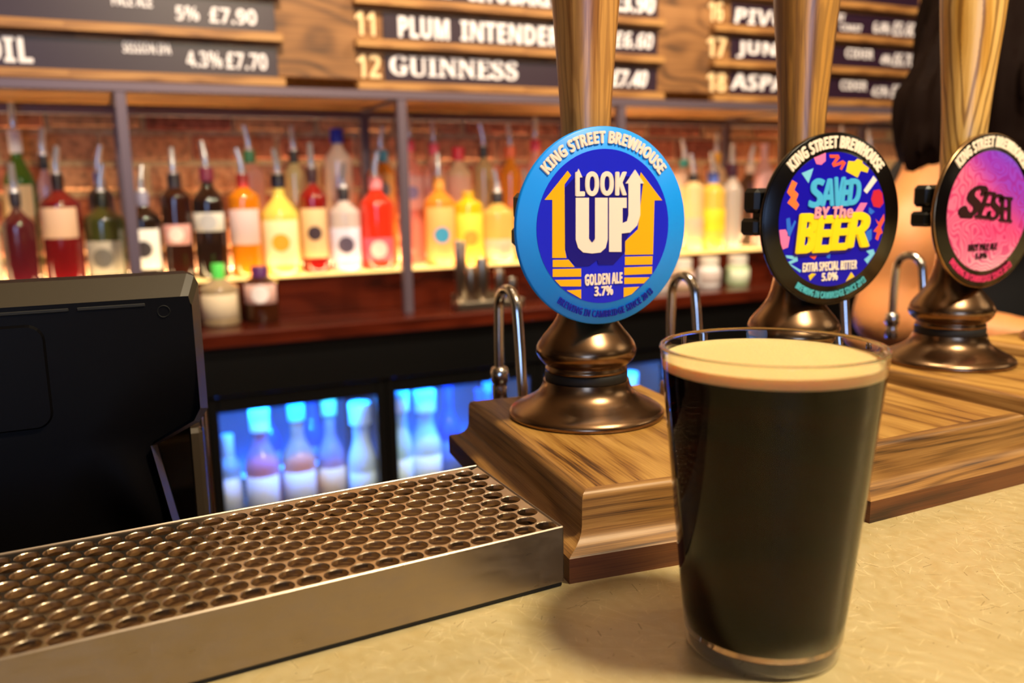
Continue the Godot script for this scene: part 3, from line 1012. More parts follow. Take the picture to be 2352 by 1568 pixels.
	var A := {
		"f47bb4": [[V(-18.85, 41.72), V(-9.28, 44.94), V(-8.98, 39.66), V(-12.45, 37.07), V(-16.59, 37.66)], [V(-45.0, -5.42), V(-39.84, -5.19), V(-36.04, -10.67), V(-37.26, -17.24), V(-41.5, -18.5), V(-43.34, -14.5)], [V(22.92, 11.04), V(28.9, 10.92), V(24.95, 5.07), V(18.48, 4.81)]],
		"f2583c": [[V(-6.11, 43.72), V(1.7, 43.71), V(2.87, 41.66), V(-1.07, 37.57), V(5.59, 40), V(8.33, 38.35), V(4.95, 33.42), V(3.32, 34.26), V(5.22, 37.54), V(-1.99, 35.53), V(-3.68, 37.59), V(-0.27, 41.67), V(-5.47, 41.68)], [V(-18.95, -24.27), V(-15.93, -22.29), V(-12.23, -23.29), V(-14.66, -26.56)], [V(36.82, -0.36), V(40.33, -3.03), V(44.33, 2.87), V(45.0, -1.47), V(42.24, -6.54), V(44.0, -10.1), V(41.51, -11.7), V(40.12, -15.54), V(37.8, -14.16), V(39.16, -9.89), V(35.77, -8.92), V(39.9, -4.74)]],
		"f6d22a": [[V(10.37, 39.57), V(15.7, 39.14), V(18.18, 41.0), V(22.62, 39.56), V(22.74, 37.86), V(28.6, 34.6), V(27.48, 31.57), V(21.46, 32.87), V(19.08, 28.31), V(8.69, 32.57)], [V(-19.1, -37.35), V(-16.26, -35.8), V(-12.56, -36.41), V(-16.14, -37.93), V(-17.56, -40.83)], [V(17.92, -36.66), V(20.9, -40.0), V(13.51, -43.0)]],
		"7ccff0": [[V(-28.49, 31.67), V(-18.99, 34.83), V(-20.31, 30.78), V(-22.56, 25.11)], [V(-39.04, -22.56), V(-29.31, -23.4), V(-28.63, -26.78), V(-34.69, -28.59), V(-25.74, -33.21), V(-26.17, -34.88), V(-34.0, -30.0), V(-36.5, -27.2), V(-32.27, -25.78), V(-38.0, -24.25)], [V(30.11, -22.51), V(36.66, -21.48), V(38.0, -24.5), V(31.87, -31.5), V(28.87, -28.51), V(33.61, -25.25)]],
		"fa7a3c": [[V(-36.0, 27.3), V(-31.7, 25.23), V(-34.01, 20.8), V(-30.33, 17.89), V(-32.16, 13.85), V(-29.48, 10.93), V(-31.84, 7.3), V(-39.14, 12.37), V(-36.29, 15.97), V(-39.8, 19.29)]],
		"efe6dc": [[V(33.0, 29.3), V(36.3, 26.42), V(27.92, 17.28), V(25.06, 19.43)]],
		"c8203c": [[V(33.77, 19.29), V(38.8, 20.0), V(41.6, 17.44), V(43.4, 10.6), V(40.13, 7.26), V(34.56, 8.24), V(32, 13.39)]],
		"2a6ee0": [[V(30.75, 7.9), V(35.9, 4.8), V(32.75, 2.74), V(30.47, 4.08)], [V(-39.65, 1.78), V(-36.67, 2.51), V(-35.34, -4.1), V(-32.53, 0.76), V(-31.46, -0.51), V(-34.23, -6.19), V(-36.04, -10.2), V(-38.11, -9.77)], [V(29.16, -8.7), V(33.99, -7.14), V(34.48, -14.04), V(30.85, -17.36), V(27.98, -15.53)], [V(-4.9, -22.76), V(-1.21, -22.49), V(-1.52, -26.3), V(-4.2, -25.76)]]}
	for c in A:
		shape_part("confetti_print", t, mat(c, 0.4), A[c])
	print_part("lettering", t, mat("f4e6d0", 0.4), func(st):
		text_arc(st, "KING STREET BREWHOUSE", font_bold, 0.0522, 89.0, 97.0, 0.0076, 0.0003)
		box_text(st, "EXTRA SPECIAL BITTER", font_bold, -24.5, -28.4, 22.2, -34.6, 0.0006)
		box_text(st, "5.0%", font_bold, -7.9, -35.9, 5.8, -41.6, 0.0006))
	print_part("small_lettering", t, mat("56c0cc", 0.4), func(st):
		text_arc(st, "BREWING IN CAMBRIDGE SINCE 2013", font_bold, 0.0518, 271.0, 70.0, 0.0044, 0.0003, true))
	var hand := [[["S", -21.0, 27.8, -10.5, 9.0], ["A", -10.8, 27.6, -0.5, 9.8], ["V", -1.5, 28.6, 7.2, 9.4], ["E", 5.4, 26.6, 12.6, 9.6], ["D", 11.6, 27.4, 21.6, 10.0]], [["B", -29.5, 4.6, -15.8, -21.5], ["E", -15.6, 2.8, -2.6, -21.6], ["E", -1.6, 2.8, 12.6, -20.6], ["R", 12.6, 4.4, 32.2, -19.4]]]
	print_part("word_shadow", t, mat("2a0a70", 0.4), func(st):
		for q in hand[1]: box_text(st, q[0], font_bold, q[1] - 1.2, q[2] - 0.6, q[3] + 1.0, q[4] - 1.6, 0.0006, 0.12))
	print_part("blue_word", t, mat("4ab8ea", 0.4), func(st):
		for q in hand[0]: box_text(st, q[0], font_bold, q[1], q[2], q[3], q[4], 0.0009, 0.1))
	print_part("yellow_word", t, mat("f8dc18", 0.4), func(st):
		for q in hand[1]:
			box_text(st, q[0], font_bold, q[1], q[2], q[3], q[4], 0.0009, 0.12)
			box_text(st, q[0], font_bold, q[1] + 0.8, q[2] - 0.4, q[3] + 0.8, q[4] + 0.4, 0.00115, 0.12))
	print_part("pink_word", t, mat("f2a0b4", 0.4), func(st):
		box_text(st, "BY The", font_bold, -17.0, 9.4, 15.4, 1.4, 0.0016, 0.1))
	# --- pink clip
	t = thing("pump_clip", "round brown-black pump clip with a pink and violet rippled print", "pump clip", Vector3(0.6136, 1.2615, -0.4440), 0.0, "round pump clips")
	var pm := StandardMaterial3D.new()
	var n := noise(301, 1.0, 2)
	pm.albedo_texture = image_of(768, 768, func(u: float, v: float) -> Color:
		var x := u * 2.0 - 1.0
		var y := 1.0 - v * 2.0
		var c := Color("ee4c86").lerp(Color("f6b4c0"), smoothstep(-0.35, -1.0, y)).lerp(Color("ec7a96"), smoothstep(0.1, -0.6, x) * 0.6)
		c = c.lerp(Color("8a2fc8"), smoothstep(0.15, 0.75, y * 0.75 + x * 0.55 + 0.1)).lerp(Color("5a4ae4"), smoothstep(0.85, 1.25, y + x * 0.45))
		var q := Vector2(x - 0.15, y + 0.35 + 0.4 * n.get_noise_2d(x * 1.3, y * 1.3))
		var ph := sqrt(q.x * q.x * 1.3 + q.y * q.y * 0.8) * 11.0 + n.get_noise_2d(x * 1.6 + 7.0, y * 1.6) * 6.0
		var line := smoothstep(-0.2, 0.8, sin(ph * 3.6))
		return c.lerp(c.darkened(0.14).lerp(Color("d81c70"), 0.45), line * 0.85 * smoothstep(0.9, 0.1, y * 0.7 + x * 0.2)) .lerp(c.lightened(0.22), (1.0 - line) * 0.35))
	pm.uv1_scale = Vector3(1.0 / 0.092, -1.0 / 0.092, 1)
	pm.uv1_offset = Vector3(0.5, 0.5, 0)
	pm.roughness = 0.35
	clip_plate(t, jet, pm, gold)
	print_part("lettering", t, mat("f4e6d0", 0.4), func(st):
		text_arc(st, "KING STREET BREWHOUSE", font_bold, 0.0522, 89.0, 97.0, 0.0076, 0.0003))
	print_part("small_lettering", t, mat("e03a6e", 0.4), func(st):
		text_arc(st, "BREWING IN CAMBRIDGE SINCE 2013", font_bold, 0.0516, 265.0, 84.0, 0.0048, 0.0003, true))
	print_part("word_print", t, mat("2a0a10", 0.4), func(st):
		box_text(st, "S", font_serif, -28.0, 20.0, -8.0, -4.0, 0.0006, 0.45, -0.1)
		box_text(st, "E", font_serif, -11.0, 15.0, 3.0, -5.0, 0.0006, 0.35, -0.1)
		box_text(st, "S", font_serif, 0.5, 13.0, 14.0, -6.5, 0.0006, 0.2, -0.1)
		box_text(st, "H", font_serif, 12.0, 10.5, 27.0, -8.0, 0.0006, -0.25, -0.1)
		box_text(st, "HAZY PALE ALE", font_bold, -19.8, -24.2, 12.6, -29.2, 0.0006)
		box_text(st, "5.0%", font_bold, -11.0, -31.2, 2.0, -35.6, 0.0006))
	shape_part("word_tail_print", t, mat("2a0a10", 0.4), [[V(-31.6, 4.0), V(-25, 4.6), V(-22, 0.6), V(-16, -1.0), V(-18, -4.8), V(-31.5, -3.8)]])

# ---------------------------------------------------------------- glass of ale
func ale() -> void:
	var at := Vector3(0.2303, BAR_Y + 0.0004, -0.2526)
	var t := thing("beer_glass", "clear straight-sided tumbler of dark ale on the brass bar", "glass", at)
	var g := StandardMaterial3D.new()
	g.albedo_color = Color(0.97, 0.98, 0.97, 0.0)
	g.roughness = 0.0
	g.refraction_enabled = true
	g.refraction_scale = 0.032
	var b := MB.new()
	var R0 := 0.0312
	var R1 := 0.0427
	var H := 0.1235
	var wall := func(y: float) -> float: return lerpf(R0, R1, clampf((y - 0.004) / (H - 0.004), 0.0, 1.0))
	# heavy clear foot of the glass
	var pane := mat(Color(0.97, 0.98, 0.96, 0.02), 0.0)
	pane.transparency = BaseMaterial3D.TRANSPARENCY_ALPHA
	b.lathe([Vector2(0.0, 0.0012), Vector2(0.024, 0.0010), Vector2(0.0275, 0.0), Vector2(0.0290, 0.0), Vector2(0.0303, 0.0008), Vector2(0.0310, 0.0022), Vector2(0.0313, 0.0045), Vector2(wall.call(0.0070), 0.0070), Vector2(0.0, 0.0070)], 128)
	part("heavy_base", b.commit(), pane, t, "thick clear base of the glass")
	b = MB.new()
	var pr := [Vector2(0.0, 0.0071), Vector2(wall.call(0.0071) - 0.0003, 0.0071), Vector2(wall.call(0.0074), 0.0074)]
	for i in range(1, 12):
		var y := lerpf(0.0074, H - 0.0018, i / 11.0)
		pr.append(Vector2(wall.call(y), y))
	pr.append(Vector2(R1 + 0.0002, H - 0.0010)); pr.append(Vector2(R1 - 0.0002, H - 0.0002)); pr.append(Vector2(R1 - 0.0009, H)); pr.append(Vector2(R1 - 0.0015, H - 0.0004)); pr.append(Vector2(R1 - 0.0018, H - 0.0014))
	for i in range(1, 12):
		var y := lerpf(H - 0.0025, 0.0115, i / 11.0)
		pr.append(Vector2(wall.call(y) - 0.0017, y))
	pr.append(Vector2(R0 - 0.0022, 0.0098)); pr.append(Vector2(R0 - 0.0045, 0.0086)); pr.append(Vector2(0.015, 0.0083)); pr.append(Vector2(0.0, 0.0082))
	b.lathe(pr, 128)
	part("tumbler", b.commit(), g, t)
	# the ale stands in the glass, reaching a hair into its wall so that no film of air shows
	var a := thing("dark_ale", "near-black ale with a thin cream head, filling the tumbler", "drink", at)
	var lm := StandardMaterial3D.new()
	lm.albedo_color = Color(0.085, 0.018, 0.010, 0.0)
	lm.roughness = 0.03
	lm.refraction_enabled = true
	lm.refraction_scale = 0.010
	b = MB.new()
	var ft := 0.1150
	pr = [Vector2(0.0, 0.0079), Vector2(0.015, 0.0080), Vector2(R0 - 0.0044, 0.0084), Vector2(R0 - 0.0020, 0.0097)]
	for i in 12:
		var y := lerpf(0.0115, ft, i / 11.0)
		pr.append(Vector2(wall.call(y) - 0.0013, y))
	pr.append(Vector2(0.0, ft))
	b.lathe(pr, 128)
	part("ale_body", b.commit(), lm, a)
	b = MB.new()
	pr = [Vector2(0.0, ft - 0.0003), Vector2(wall.call(ft) - 0.0013, ft - 0.0003), Vector2(wall.call(0.1188) - 0.0013, 0.1188), Vector2(wall.call(0.1190) - 0.0019, 0.1187), Vector2(wall.call(0.119) - 0.0030, 0.1181), Vector2(0.030, 0.1178), Vector2(0.015, 0.1178), Vector2(0.0, 0.1178)]
	b.lathe(pr, 128)
	var fm := mat("d2b078", 0.7)
	fm.subsurf_scatter_enabled = true
	fm.subsurf_scatter_strength = 0.35
	var n := noise(401, 1.0, 3)
	fm.heightmap_enabled = true
	fm.heightmap_texture = image_of(256, 256, func(u: float, v: float) -> Color:
		var k := 0.5 + 0.5 * n.get_noise_2d(u * 60.0, v * 60.0)
		return Color(k, k, k))
	fm.heightmap_scale = 0.03
	fm.uv1_triplanar = true
	fm.uv1_scale = Vector3(12, 12, 12)
	part("foam_head", b.commit(), fm, a, "cream foam head")

# ---------------------------------------------------------------- till
func till() -> void:
	var t := thing("till_monitor", "black till screen seen from behind, left of the drip tray", "till", Vector3(0, 0, 0))
	var plastic := mat(Color(0.03, 0.026, 0.032), 0.42)
	plastic.metallic_specular = 0.22
	var n := noise(501, 1.0, 3)
	plastic.heightmap_enabled = true
	plastic.heightmap_texture = image_of(128, 128, func(u: float, v: float) -> Color:
		var k := 0.5 + 0.5 * n.get_noise_2d(u * 70.0, v * 70.0)
		return Color(k, k, k))
	plastic.heightmap_scale = 0.004
	plastic.uv1_triplanar = true
	plastic.uv1_scale = Vector3(16, 16, 16)
	# outer case: a rounded slab with a wide bevel along its top back edge
	var z := -0.53
	var b := MB.new()
	var x0 := -0.26
	var x1 := 0.0495
	var y1 := 1.2385
	var y0 := 1.075
	# bevel ring: outer frame set back, back plate proud
	var outer := [Vector2(x0, y0), Vector2(0.030, y0), Vector2(0.019, 1.137), Vector2(0.044, 1.148), Vector2(x1, 1.156), Vector2(x1, y1 - 0.006), Vector2(x1 - 0.002, y1 - 0.0015), Vector2(x1 - 0.006, y1), Vector2(x0, y1)]
	b.prism(outer, z - 0.034, z - 0.012)
	part("screen_case", b.commit(), plastic, t)
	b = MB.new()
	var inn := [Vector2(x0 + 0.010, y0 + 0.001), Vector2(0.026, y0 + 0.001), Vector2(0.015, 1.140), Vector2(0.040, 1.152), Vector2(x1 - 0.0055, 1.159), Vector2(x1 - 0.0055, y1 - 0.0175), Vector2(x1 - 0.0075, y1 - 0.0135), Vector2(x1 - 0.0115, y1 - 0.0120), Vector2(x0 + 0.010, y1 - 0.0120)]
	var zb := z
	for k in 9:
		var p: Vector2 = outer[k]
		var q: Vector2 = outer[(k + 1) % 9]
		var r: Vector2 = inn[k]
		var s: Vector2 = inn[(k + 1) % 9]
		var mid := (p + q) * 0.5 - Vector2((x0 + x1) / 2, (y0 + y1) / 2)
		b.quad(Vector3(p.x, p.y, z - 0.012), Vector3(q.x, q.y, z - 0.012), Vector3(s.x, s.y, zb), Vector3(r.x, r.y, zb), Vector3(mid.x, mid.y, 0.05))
	part("bevel", b.commit(), mat(Color(0.20, 0.17, 0.12), 0.42), t, "bevelled edge with the light it catches put into a lighter colour")  # same plastic as the case, light from above painted in as paler colour
	# swelling back shell: flat at the top, sinking in a soft valley towards the lower right, then out again to the stand
	b = MB.new()
	var nx := 60
	var ny := 44
	var grid := []
	for j in ny + 1:
		for i in nx + 1:
			var u := float(i) / nx
			var w := float(j) / ny
			var y := lerpf(inn[0].y, y1 - 0.0120, w)
			var xr := lerpf(0.026, 0.015, smoothstep(y0, 1.140, y))
			if y > 1.140:
				xr = lerpf(0.015, 0.040, clampf((y - 1.140) / 0.012, 0, 1))
			if y > 1.152:
				xr = lerpf(0.040, 0.044, clampf((y - 1.152) / 0.007, 0, 1))
			var x := lerpf(inn[0].x, xr, u)
			if i == nx and j > ny - 4:
				x -= 0.0016 * (j - (ny - 4)) / 4.0 * (j - (ny - 4)) / 4.0
			var down := smoothstep(1.205, 1.085, y)
			var valley := smoothstep(0.0, 0.075, (x + 0.012) + (1.195 - y) * 0.55 - 0.02)
			var d := -0.020 * down * valley
			d += 0.016 * smoothstep(1.150, 1.095, y) * exp(-pow((x - 0.004 - (1.13 - y) * 0.25) / 0.016, 2.0))
			grid.append(Vector3(x, y, zb + d))
	for j in ny + 1:
		for i in nx + 1:
			var p: Vector3 = grid[j * (nx + 1) + i]
			var px: Vector3 = grid[j * (nx + 1) + mini(i + 1, nx)] - grid[j * (nx + 1) + maxi(i - 1, 0)]
			var py: Vector3 = grid[mini(j + 1, ny) * (nx + 1) + i] - grid[maxi(j - 1, 0) * (nx + 1) + i]
			b.vert(p, px.cross(py).normalized(), Vector2(p.x, p.y))
	for j in ny:
		for i in nx:
			var k := j * (nx + 1) + i
			b.ix.append_array([k, k + nx + 1, k + nx + 2, k, k + nx + 2, k + 1])
	part("back_shell", b.commit(), plastic, t)
	# service cover with its bright groove
	b = MB.new()
	var cov := round_rect(-0.235, 1.158, -0.033, 1.2165, 0.009)
	var inset := round_rect(-0.2338, 1.1592, -0.0342, 1.2153, 0.0078)
	b.prism(inset, zb - 0.002, zb + 0.0022)
	for k in cov.size():
		var p: Vector2 = cov[k]
		var q: Vector2 = cov[(k + 1) % cov.size()]
		var r: Vector2 = inset[k]
		var w: Vector2 = inset[(k + 1) % inset.size()]
		var out := (p + q) * 0.5 - (r + w) * 0.5
		b.quad(Vector3(p.x, p.y, zb), Vector3(q.x, q.y, zb), Vector3(w.x, w.y, zb + 0.0022), Vector3(r.x, r.y, zb + 0.0022), Vector3(out.x, out.y, 0.001))
	part("service_cover", b.commit(), plastic, t)
	for s in [[-0.20, -0.075], [-0.072, -0.020], [-0.016, 0.019]]:
		b = MB.new()
		b.cbox(Vector3((s[0] + s[1]) / 2, 1.2230, zb + 0.0002), Vector3(s[1] - s[0], 0.0020, 0.0012), 0.0004)
		part("vent_slot", b.commit(), M.dull_black, t)
	b = MB.new()
	b.lathe([Vector2(0.0, -0.001), Vector2(0.0026, -0.001), Vector2(0.0033, 0.0004), Vector2(0.0036, 0.0)], 28)
	b.warp(Transform3D(Basis(Vector3.RIGHT, PI / 2), Vector3(0.0285, 1.2185, zb + 0.0003)))
	part("screw_hole", b.commit(), M.dull_black, t)
	b = MB.new()
	b.cbox(Vector3(-0.105, 1.15, z - 0.0345), Vector3(0.29, 0.155, 0.003), 0.001)
	part("screen", b.commit(), mat(Color(0.01, 0.01, 0.012), 0.08), t)
	b = MB.new()
	b.cbox(Vector3(-0.10, 0.985, -0.55), Vector3(0.10, 0.20, 0.05), 0.01)
	part("stand", b.commit(), plastic, t)
	b = MB.new()
	b.cbox(Vector3(-0.10, 0.885, -0.543), Vector3(0.24, 0.02, 0.105), 0.006)
	part("foot", b.commit(), plastic, t)
	# receipt printer beyond the screen's corner, on the same work surface
	var p := thing("receipt_printer", "dark grey receipt printer with a bright corner behind the till screen", "printer", Vector3(0.006, 0.875, -0.640))
	b = MB.new()
	b.cbox(Vector3(0, 0.1260, 0), Vector3(0.090, 0.252, 0.068), 0.003)
	part("case", b.commit(), mat(Color(0.24, 0.20, 0.16), 0.4), p)
	b = MB.new()
	b.cbox(Vector3(0.038, 0.2590, 0.010), Vector3(0.012, 0.014, 0.04), 0.001)
	part("paper_slot", b.commit(), M.steel, p)
	b = MB.new()
	b.cbox(Vector3(0.0475, 0.14, 0.026), Vector3(0.0035, 0.28, 0.014), 0.001)
	part("edge_strip", b.commit(), M.chrome, p)
	var w := thing("work_station", "dark work surface behind the bar carrying the till", "counter", Vector3(0.0, 0, -0.61))
	b = MB.new()
	b.cbox(Vector3(-0.25, 0.855, -0.005), Vector3(0.80, 0.04, 0.26), 0.004)
	part("work_top", b.commit(), M.matt_black, w)
	b = MB.new()
	b.cbox(Vector3(-0.25, 0.418, -0.01), Vector3(0.78, 0.834, 0.22), 0.004)
	part("cupboard", b.commit(), M.matt_black, w)

func round_rect(x0: float, y0: float, x1: float, y1: float, r: float) -> Array:
	var o := []
	for q in [[x1 - r, y1 - r, 0.0], [x0 + r, y1 - r, 90.0], [x0 + r, y0 + r, 180.0], [x1 - r, y0 + r, 270.0]]:
		for k in 7:
			var a := deg_to_rad(q[2] + 15.0 * k)
			o.append(Vector2(q[0] + cos(a) * r, q[1] + sin(a) * r))
	return o

# ---------------------------------------------------------------- back bar
func back_bar() -> void:
	var t := thing("back_counter", "glossy dark red mahogany counter of the back bar", "counter")
	part("counter_top", boxmesh(Vector3(1.15, 0.9625, -2.183), Vector3(3.5, 0.035, 0.434), 0.004), M.mahogany, t)
	part("riser", boxmesh(Vector3(1.15, 1.0245, -2.176), Vector3(3.5, 0.089, 0.018), 0.002), M.mahogany, t)
	struct("trim_1", boxmesh(Vector3(1.15, 0.889, -1.990), Vector3(3.5, 0.110, 0.012), 0.002), M.black, "black panel under the front edge of the back counter")
	struct("trim_2", boxmesh(Vector3(-0.20, 0.472, -2.19), Vector3(0.74, 0.942, 0.40), 0.002), M.black, "black cupboard front left of the fridges")
	struct("trim_3", boxmesh(Vector3(2.37, 0.472, -2.19), Vector3(0.98, 0.942, 0.40), 0.002), M.black, "black cupboard front right of the fridges")
	# bottle shelf: a diffuser lit from below
	var s := thing("bottle_shelf", "warm lit shelf that carries the spirit bottles", "shelf")
	part("shelf_board", boxmesh(Vector3(1.15, 1.0725, -2.282), Vector3(3.5, 0.006, 0.236), 0.001), M.mahogany, s)
	part("light_panel", boxmesh(Vector3(1.15, 1.0782, -2.282), Vector3(3.5, 0.0052, 0.232), 0.001), glow(Color(1.0, 0.83, 0.52), 0.95), s, "glowing diffuser panel")
	area("shelf_front_light", Vector3(1.15, 1.0825, -2.173), Vector3.UP, Vector2(3.4, 0.012), Color(1.0, 0.87, 0.64), 0.25)
	area("shelf_back_light", Vector3(1.15, 1.0825, -2.388), Vector3.UP, Vector2(3.4, 0.016), Color(1.0, 0.87, 0.64), 1.7)
	# steel frame
	var f := thing("shelf_stand", "dark square steel frame standing before the bottle shelf", "shelf frame")
	for x in [-0.563, 0.062, 0.681, 1.306, 1.931, 2.556]:
		part("post", boxmesh(Vector3(x, 1.2395, -2.052), Vector3(0.023, 0.519, 0.023), 0.0015), M.iron, f)
		part("back_post", boxmesh(Vector3(x, 1.2910, -2.375), Vector3(0.023, 0.4140, 0.023), 0.0015), M.iron, f)
		part("cross_bar", boxmesh(Vector3(x, 1.5080, -2.214), Vector3(0.023, 0.022, 0.300), 0.0015), M.iron, f)
	part("rail", boxmesh(Vector3(1.0, 1.5090, -2.052), Vector3(3.4, 0.0200, 0.024), 0.0015), M.iron, f)
	part("back_rail", boxmesh(Vector3(1.0, 1.4880, -2.375), Vector3(3.4, 0.022, 0.022), 0.0015), M.iron, f)
	var tb := thing("top_shelf", "oak boards set between the bars of the steel stand above the bottles", "shelf")
	for x in [-0.2505, 0.3715, 0.9935, 1.6185, 2.2435]:
		part("plank", boxmesh(Vector3(x, 1.5110, -2.224), Vector3(0.594, 0.018, 0.314), 0.002), M.oak, tb)
	# bottles and bar tools standing on the counter
	bottle("squat clear bottle with a pale label and bright green cap on the counter", Vector3(0.238, 0.98, -2.105), 0.044, 0.140, 0.085, 0.0115, "a89070", "d8c4a8", 0.020, 0.075, "58d858", 0.122, false, "", "bottles on the back counter")
	bottle("squat dark bottle with a pink and white label on the counter", Vector3(0.333, 0.98, -2.110), 0.040, 0.128, 0.100, 0.0150, "3a1806", "e0b0a8", 0.046, 0.092, "582060", 0.118, false, "f4e8ea", "bottles on the back counter")
	var rack := thing("bar_caddy", "steel bar caddy holding measuring tubes left of the blue clip", "caddy", Vector3(0.885, 0.98, -2.015))
	part("tray", boxmesh(Vector3(0, 0.012, 0), Vector3(0.185, 0.024, 0.05), 0.003), M.steel, rack)
	part("lip", boxmesh(Vector3(0, 0.034, -0.020), Vector3(0.185, 0.018, 0.006), 0.002), M.steel, rack)
	var cups := [[0.803, -2.010, 0.0095, 0.024, 0.155, "tallest narrow steel measuring tube at the left end of the caddy"], [0.824, -2.028, 0.0085, 0.024, 0.150, "second tall steel tube just behind the tallest"], [0.833, -2.004, 0.0120, 0.024, 0.082, "short steel measure before the two tall tubes"], [0.868, -2.012, 0.0165, 0.024, 0.108, "wide steel measure in the middle of the caddy"], [0.918, -2.015, 0.0120, 0.024, 0.075, "slim steel measure near the right of the caddy"], [0.953, -2.012, 0.0110, 0.024, 0.052, "shortest steel measure at the right end of the caddy"]]
	for c in cups:
		var o := thing("steel_measure", c[5], "measure", Vector3(c[0], 0.98 + c[3], c[1]), 0.0, "steel measures in the caddy")
		var b := MB.new()
		var r: float = c[2]
		var h: float = c[4]
		b.lathe([Vector2(0.0, 0.0), Vector2(r - 0.001, 0.0), Vector2(r, 0.001), Vector2(r, h - 0.001), Vector2(r - 0.0004, h), Vector2(r - 0.001, h - 0.001), Vector2(r - 0.001, 0.002), Vector2(0.0, 0.002)], 28)
		part("tube", b.commit(), M.steel, o)
	# small bottles and jars right of the blue clip
	var jars := [[1.47, "f0e8e8", "d8c8c8", "white capped jar on the counter right of the blue clip"], [1.56, "c8a888", "e8c8c8", "brown jar with a pink label on the counter"], [1.66, "e8e4ea", "b8a8a8", "white jar on the counter beside the middle pump"], [1.77, "b0c8a0", "d8e0c8", "pale green jar on the counter near the middle pump"]]
	for j in jars:
		bottle(j[3], Vector3(j[0], 0.98, -2.105), 0.036, 0.085, 0.062, 0.022, j[1], j[2], 0.012, 0.048, "d8d0c8", 0.072, false, "", "jars on the back counter")

# one bottle: glass, label, cap, pourer
func bottle(label: String, at: Vector3, r: float, h: float, hb: float, rn: float, glass: String, lab: String, l0: float, l1: float, cap: String, hc: float, pourer: bool, emblem: String, group: String) -> void:
	var t := thing("bottle", label, "bottle", at, 0.0, group)
	var b := MB.new()
	hb = minf(hb, h - 0.035)
	var hs := clampf((h - hb) * 0.55, 0.02, 0.07)
	var pr := [Vector2(0.0, 0.002), Vector2(r * 0.82, 0.002), Vector2(r * 0.90, 0.0), Vector2(r * 0.97, 0.002), Vector2(r, 0.006), Vector2(r, hb * 0.5), Vector2(r, hb - 0.004)]
	for i in 9:
		var k := i / 8.0
		pr.append(Vector2(lerpf(r, rn, smoothstep(0.0, 1.0, k)), hb + hs * k))
	pr.append(Vector2(rn, h - 0.010)); pr.append(Vector2(rn * 1.22, h - 0.009)); pr.append(Vector2(rn * 1.22, h - 0.001)); pr.append(Vector2(rn * 1.1, h)); pr.append(Vector2(0.0, h))
	b.lathe(pr, 36, Vector3.ZERO, 0.75)
	part("glass", b.commit(), bottle_glass(glass), t)
	if lab:
		b = MB.new()
		b.lathe([Vector2(r + 0.0001, l0), Vector2(r + 0.0006, l0 + 0.0004), Vector2(r + 0.0006, l1 - 0.0004), Vector2(r + 0.0001, l1)] if l1 <= hb else [Vector2(r + 0.0001, l0), Vector2(r + 0.0006, l0 + 0.0004), Vector2(r + 0.0006, hb - 0.006)], 20, Vector3.ZERO, 0.6, PI / 2 + 0.22 - 1.1, PI / 2 + 0.22 + 1.1)
		part("label", b.commit(), mat(lab, 0.7), t)
	if emblem:
		b = MB.new()
		var lc := (l0 + minf(l1, hb)) * 0.5
		var rr := minf(0.022, r * 0.52)
		# a round badge bent onto the label
		var ring := 20
		var dir := PI / 2 + 0.22
		var on := func(a: float, f: float) -> Vector3:
			var w: float = dir + cos(a) * rr * f / r
			return Vector3(cos(w) * (r + 0.0012), lc + sin(a) * rr * f, sin(w) * (r + 0.0012))
		for k in ring:
			var a := TAU * k / ring
			var c := TAU * (k + 1) / ring
			for f in 4:
				b.quad(on.call(a, f / 4.0), on.call(c, f / 4.0), on.call(c, (f + 1) / 4.0), on.call(a, (f + 1) / 4.0), Vector3(cos(dir), 0, sin(dir)))
		part("emblem", b.commit(), mat(emblem, 0.6), t)
	if pourer and not cap:
		cap = "2a2228"
		hc = h - 0.004
	if cap:
		b = MB.new()
		var top := h + (0.004 if not pourer else -0.001)
		hc = minf(hc, h - 0.012)
		b.lathe([Vector2(rn, hc - 0.022), Vector2(rn * 1.30, hc - 0.020), Vector2(rn * 1.34, top - 0.002), Vector2(rn * 1.25, top), Vector2(0.0, top)], 28, Vector3.ZERO, 0.7)
		part("cap", b.commit(), mat(cap, 0.4), t)
	if pourer:
		var o := part("pourer", pour_mesh, M.pourer, t)
		o.position = Vector3(0, h - 0.002, 0)
		o.rotation.y = at.x * 9.0

var glass_cache := {}
func bottle_glass(c: String) -> StandardMaterial3D:
	if not glass_cache.has(c):
		var m := mat(c, 0.09)
		m.backlight_enabled = true
		m.backlight = Color(0.42, 0.42, 0.42)
		m.clearcoat_enabled = true
		m.clearcoat = 1.0
		m.clearcoat_roughness = 0.03
		glass_cache[c] = m
	return glass_cache[c]

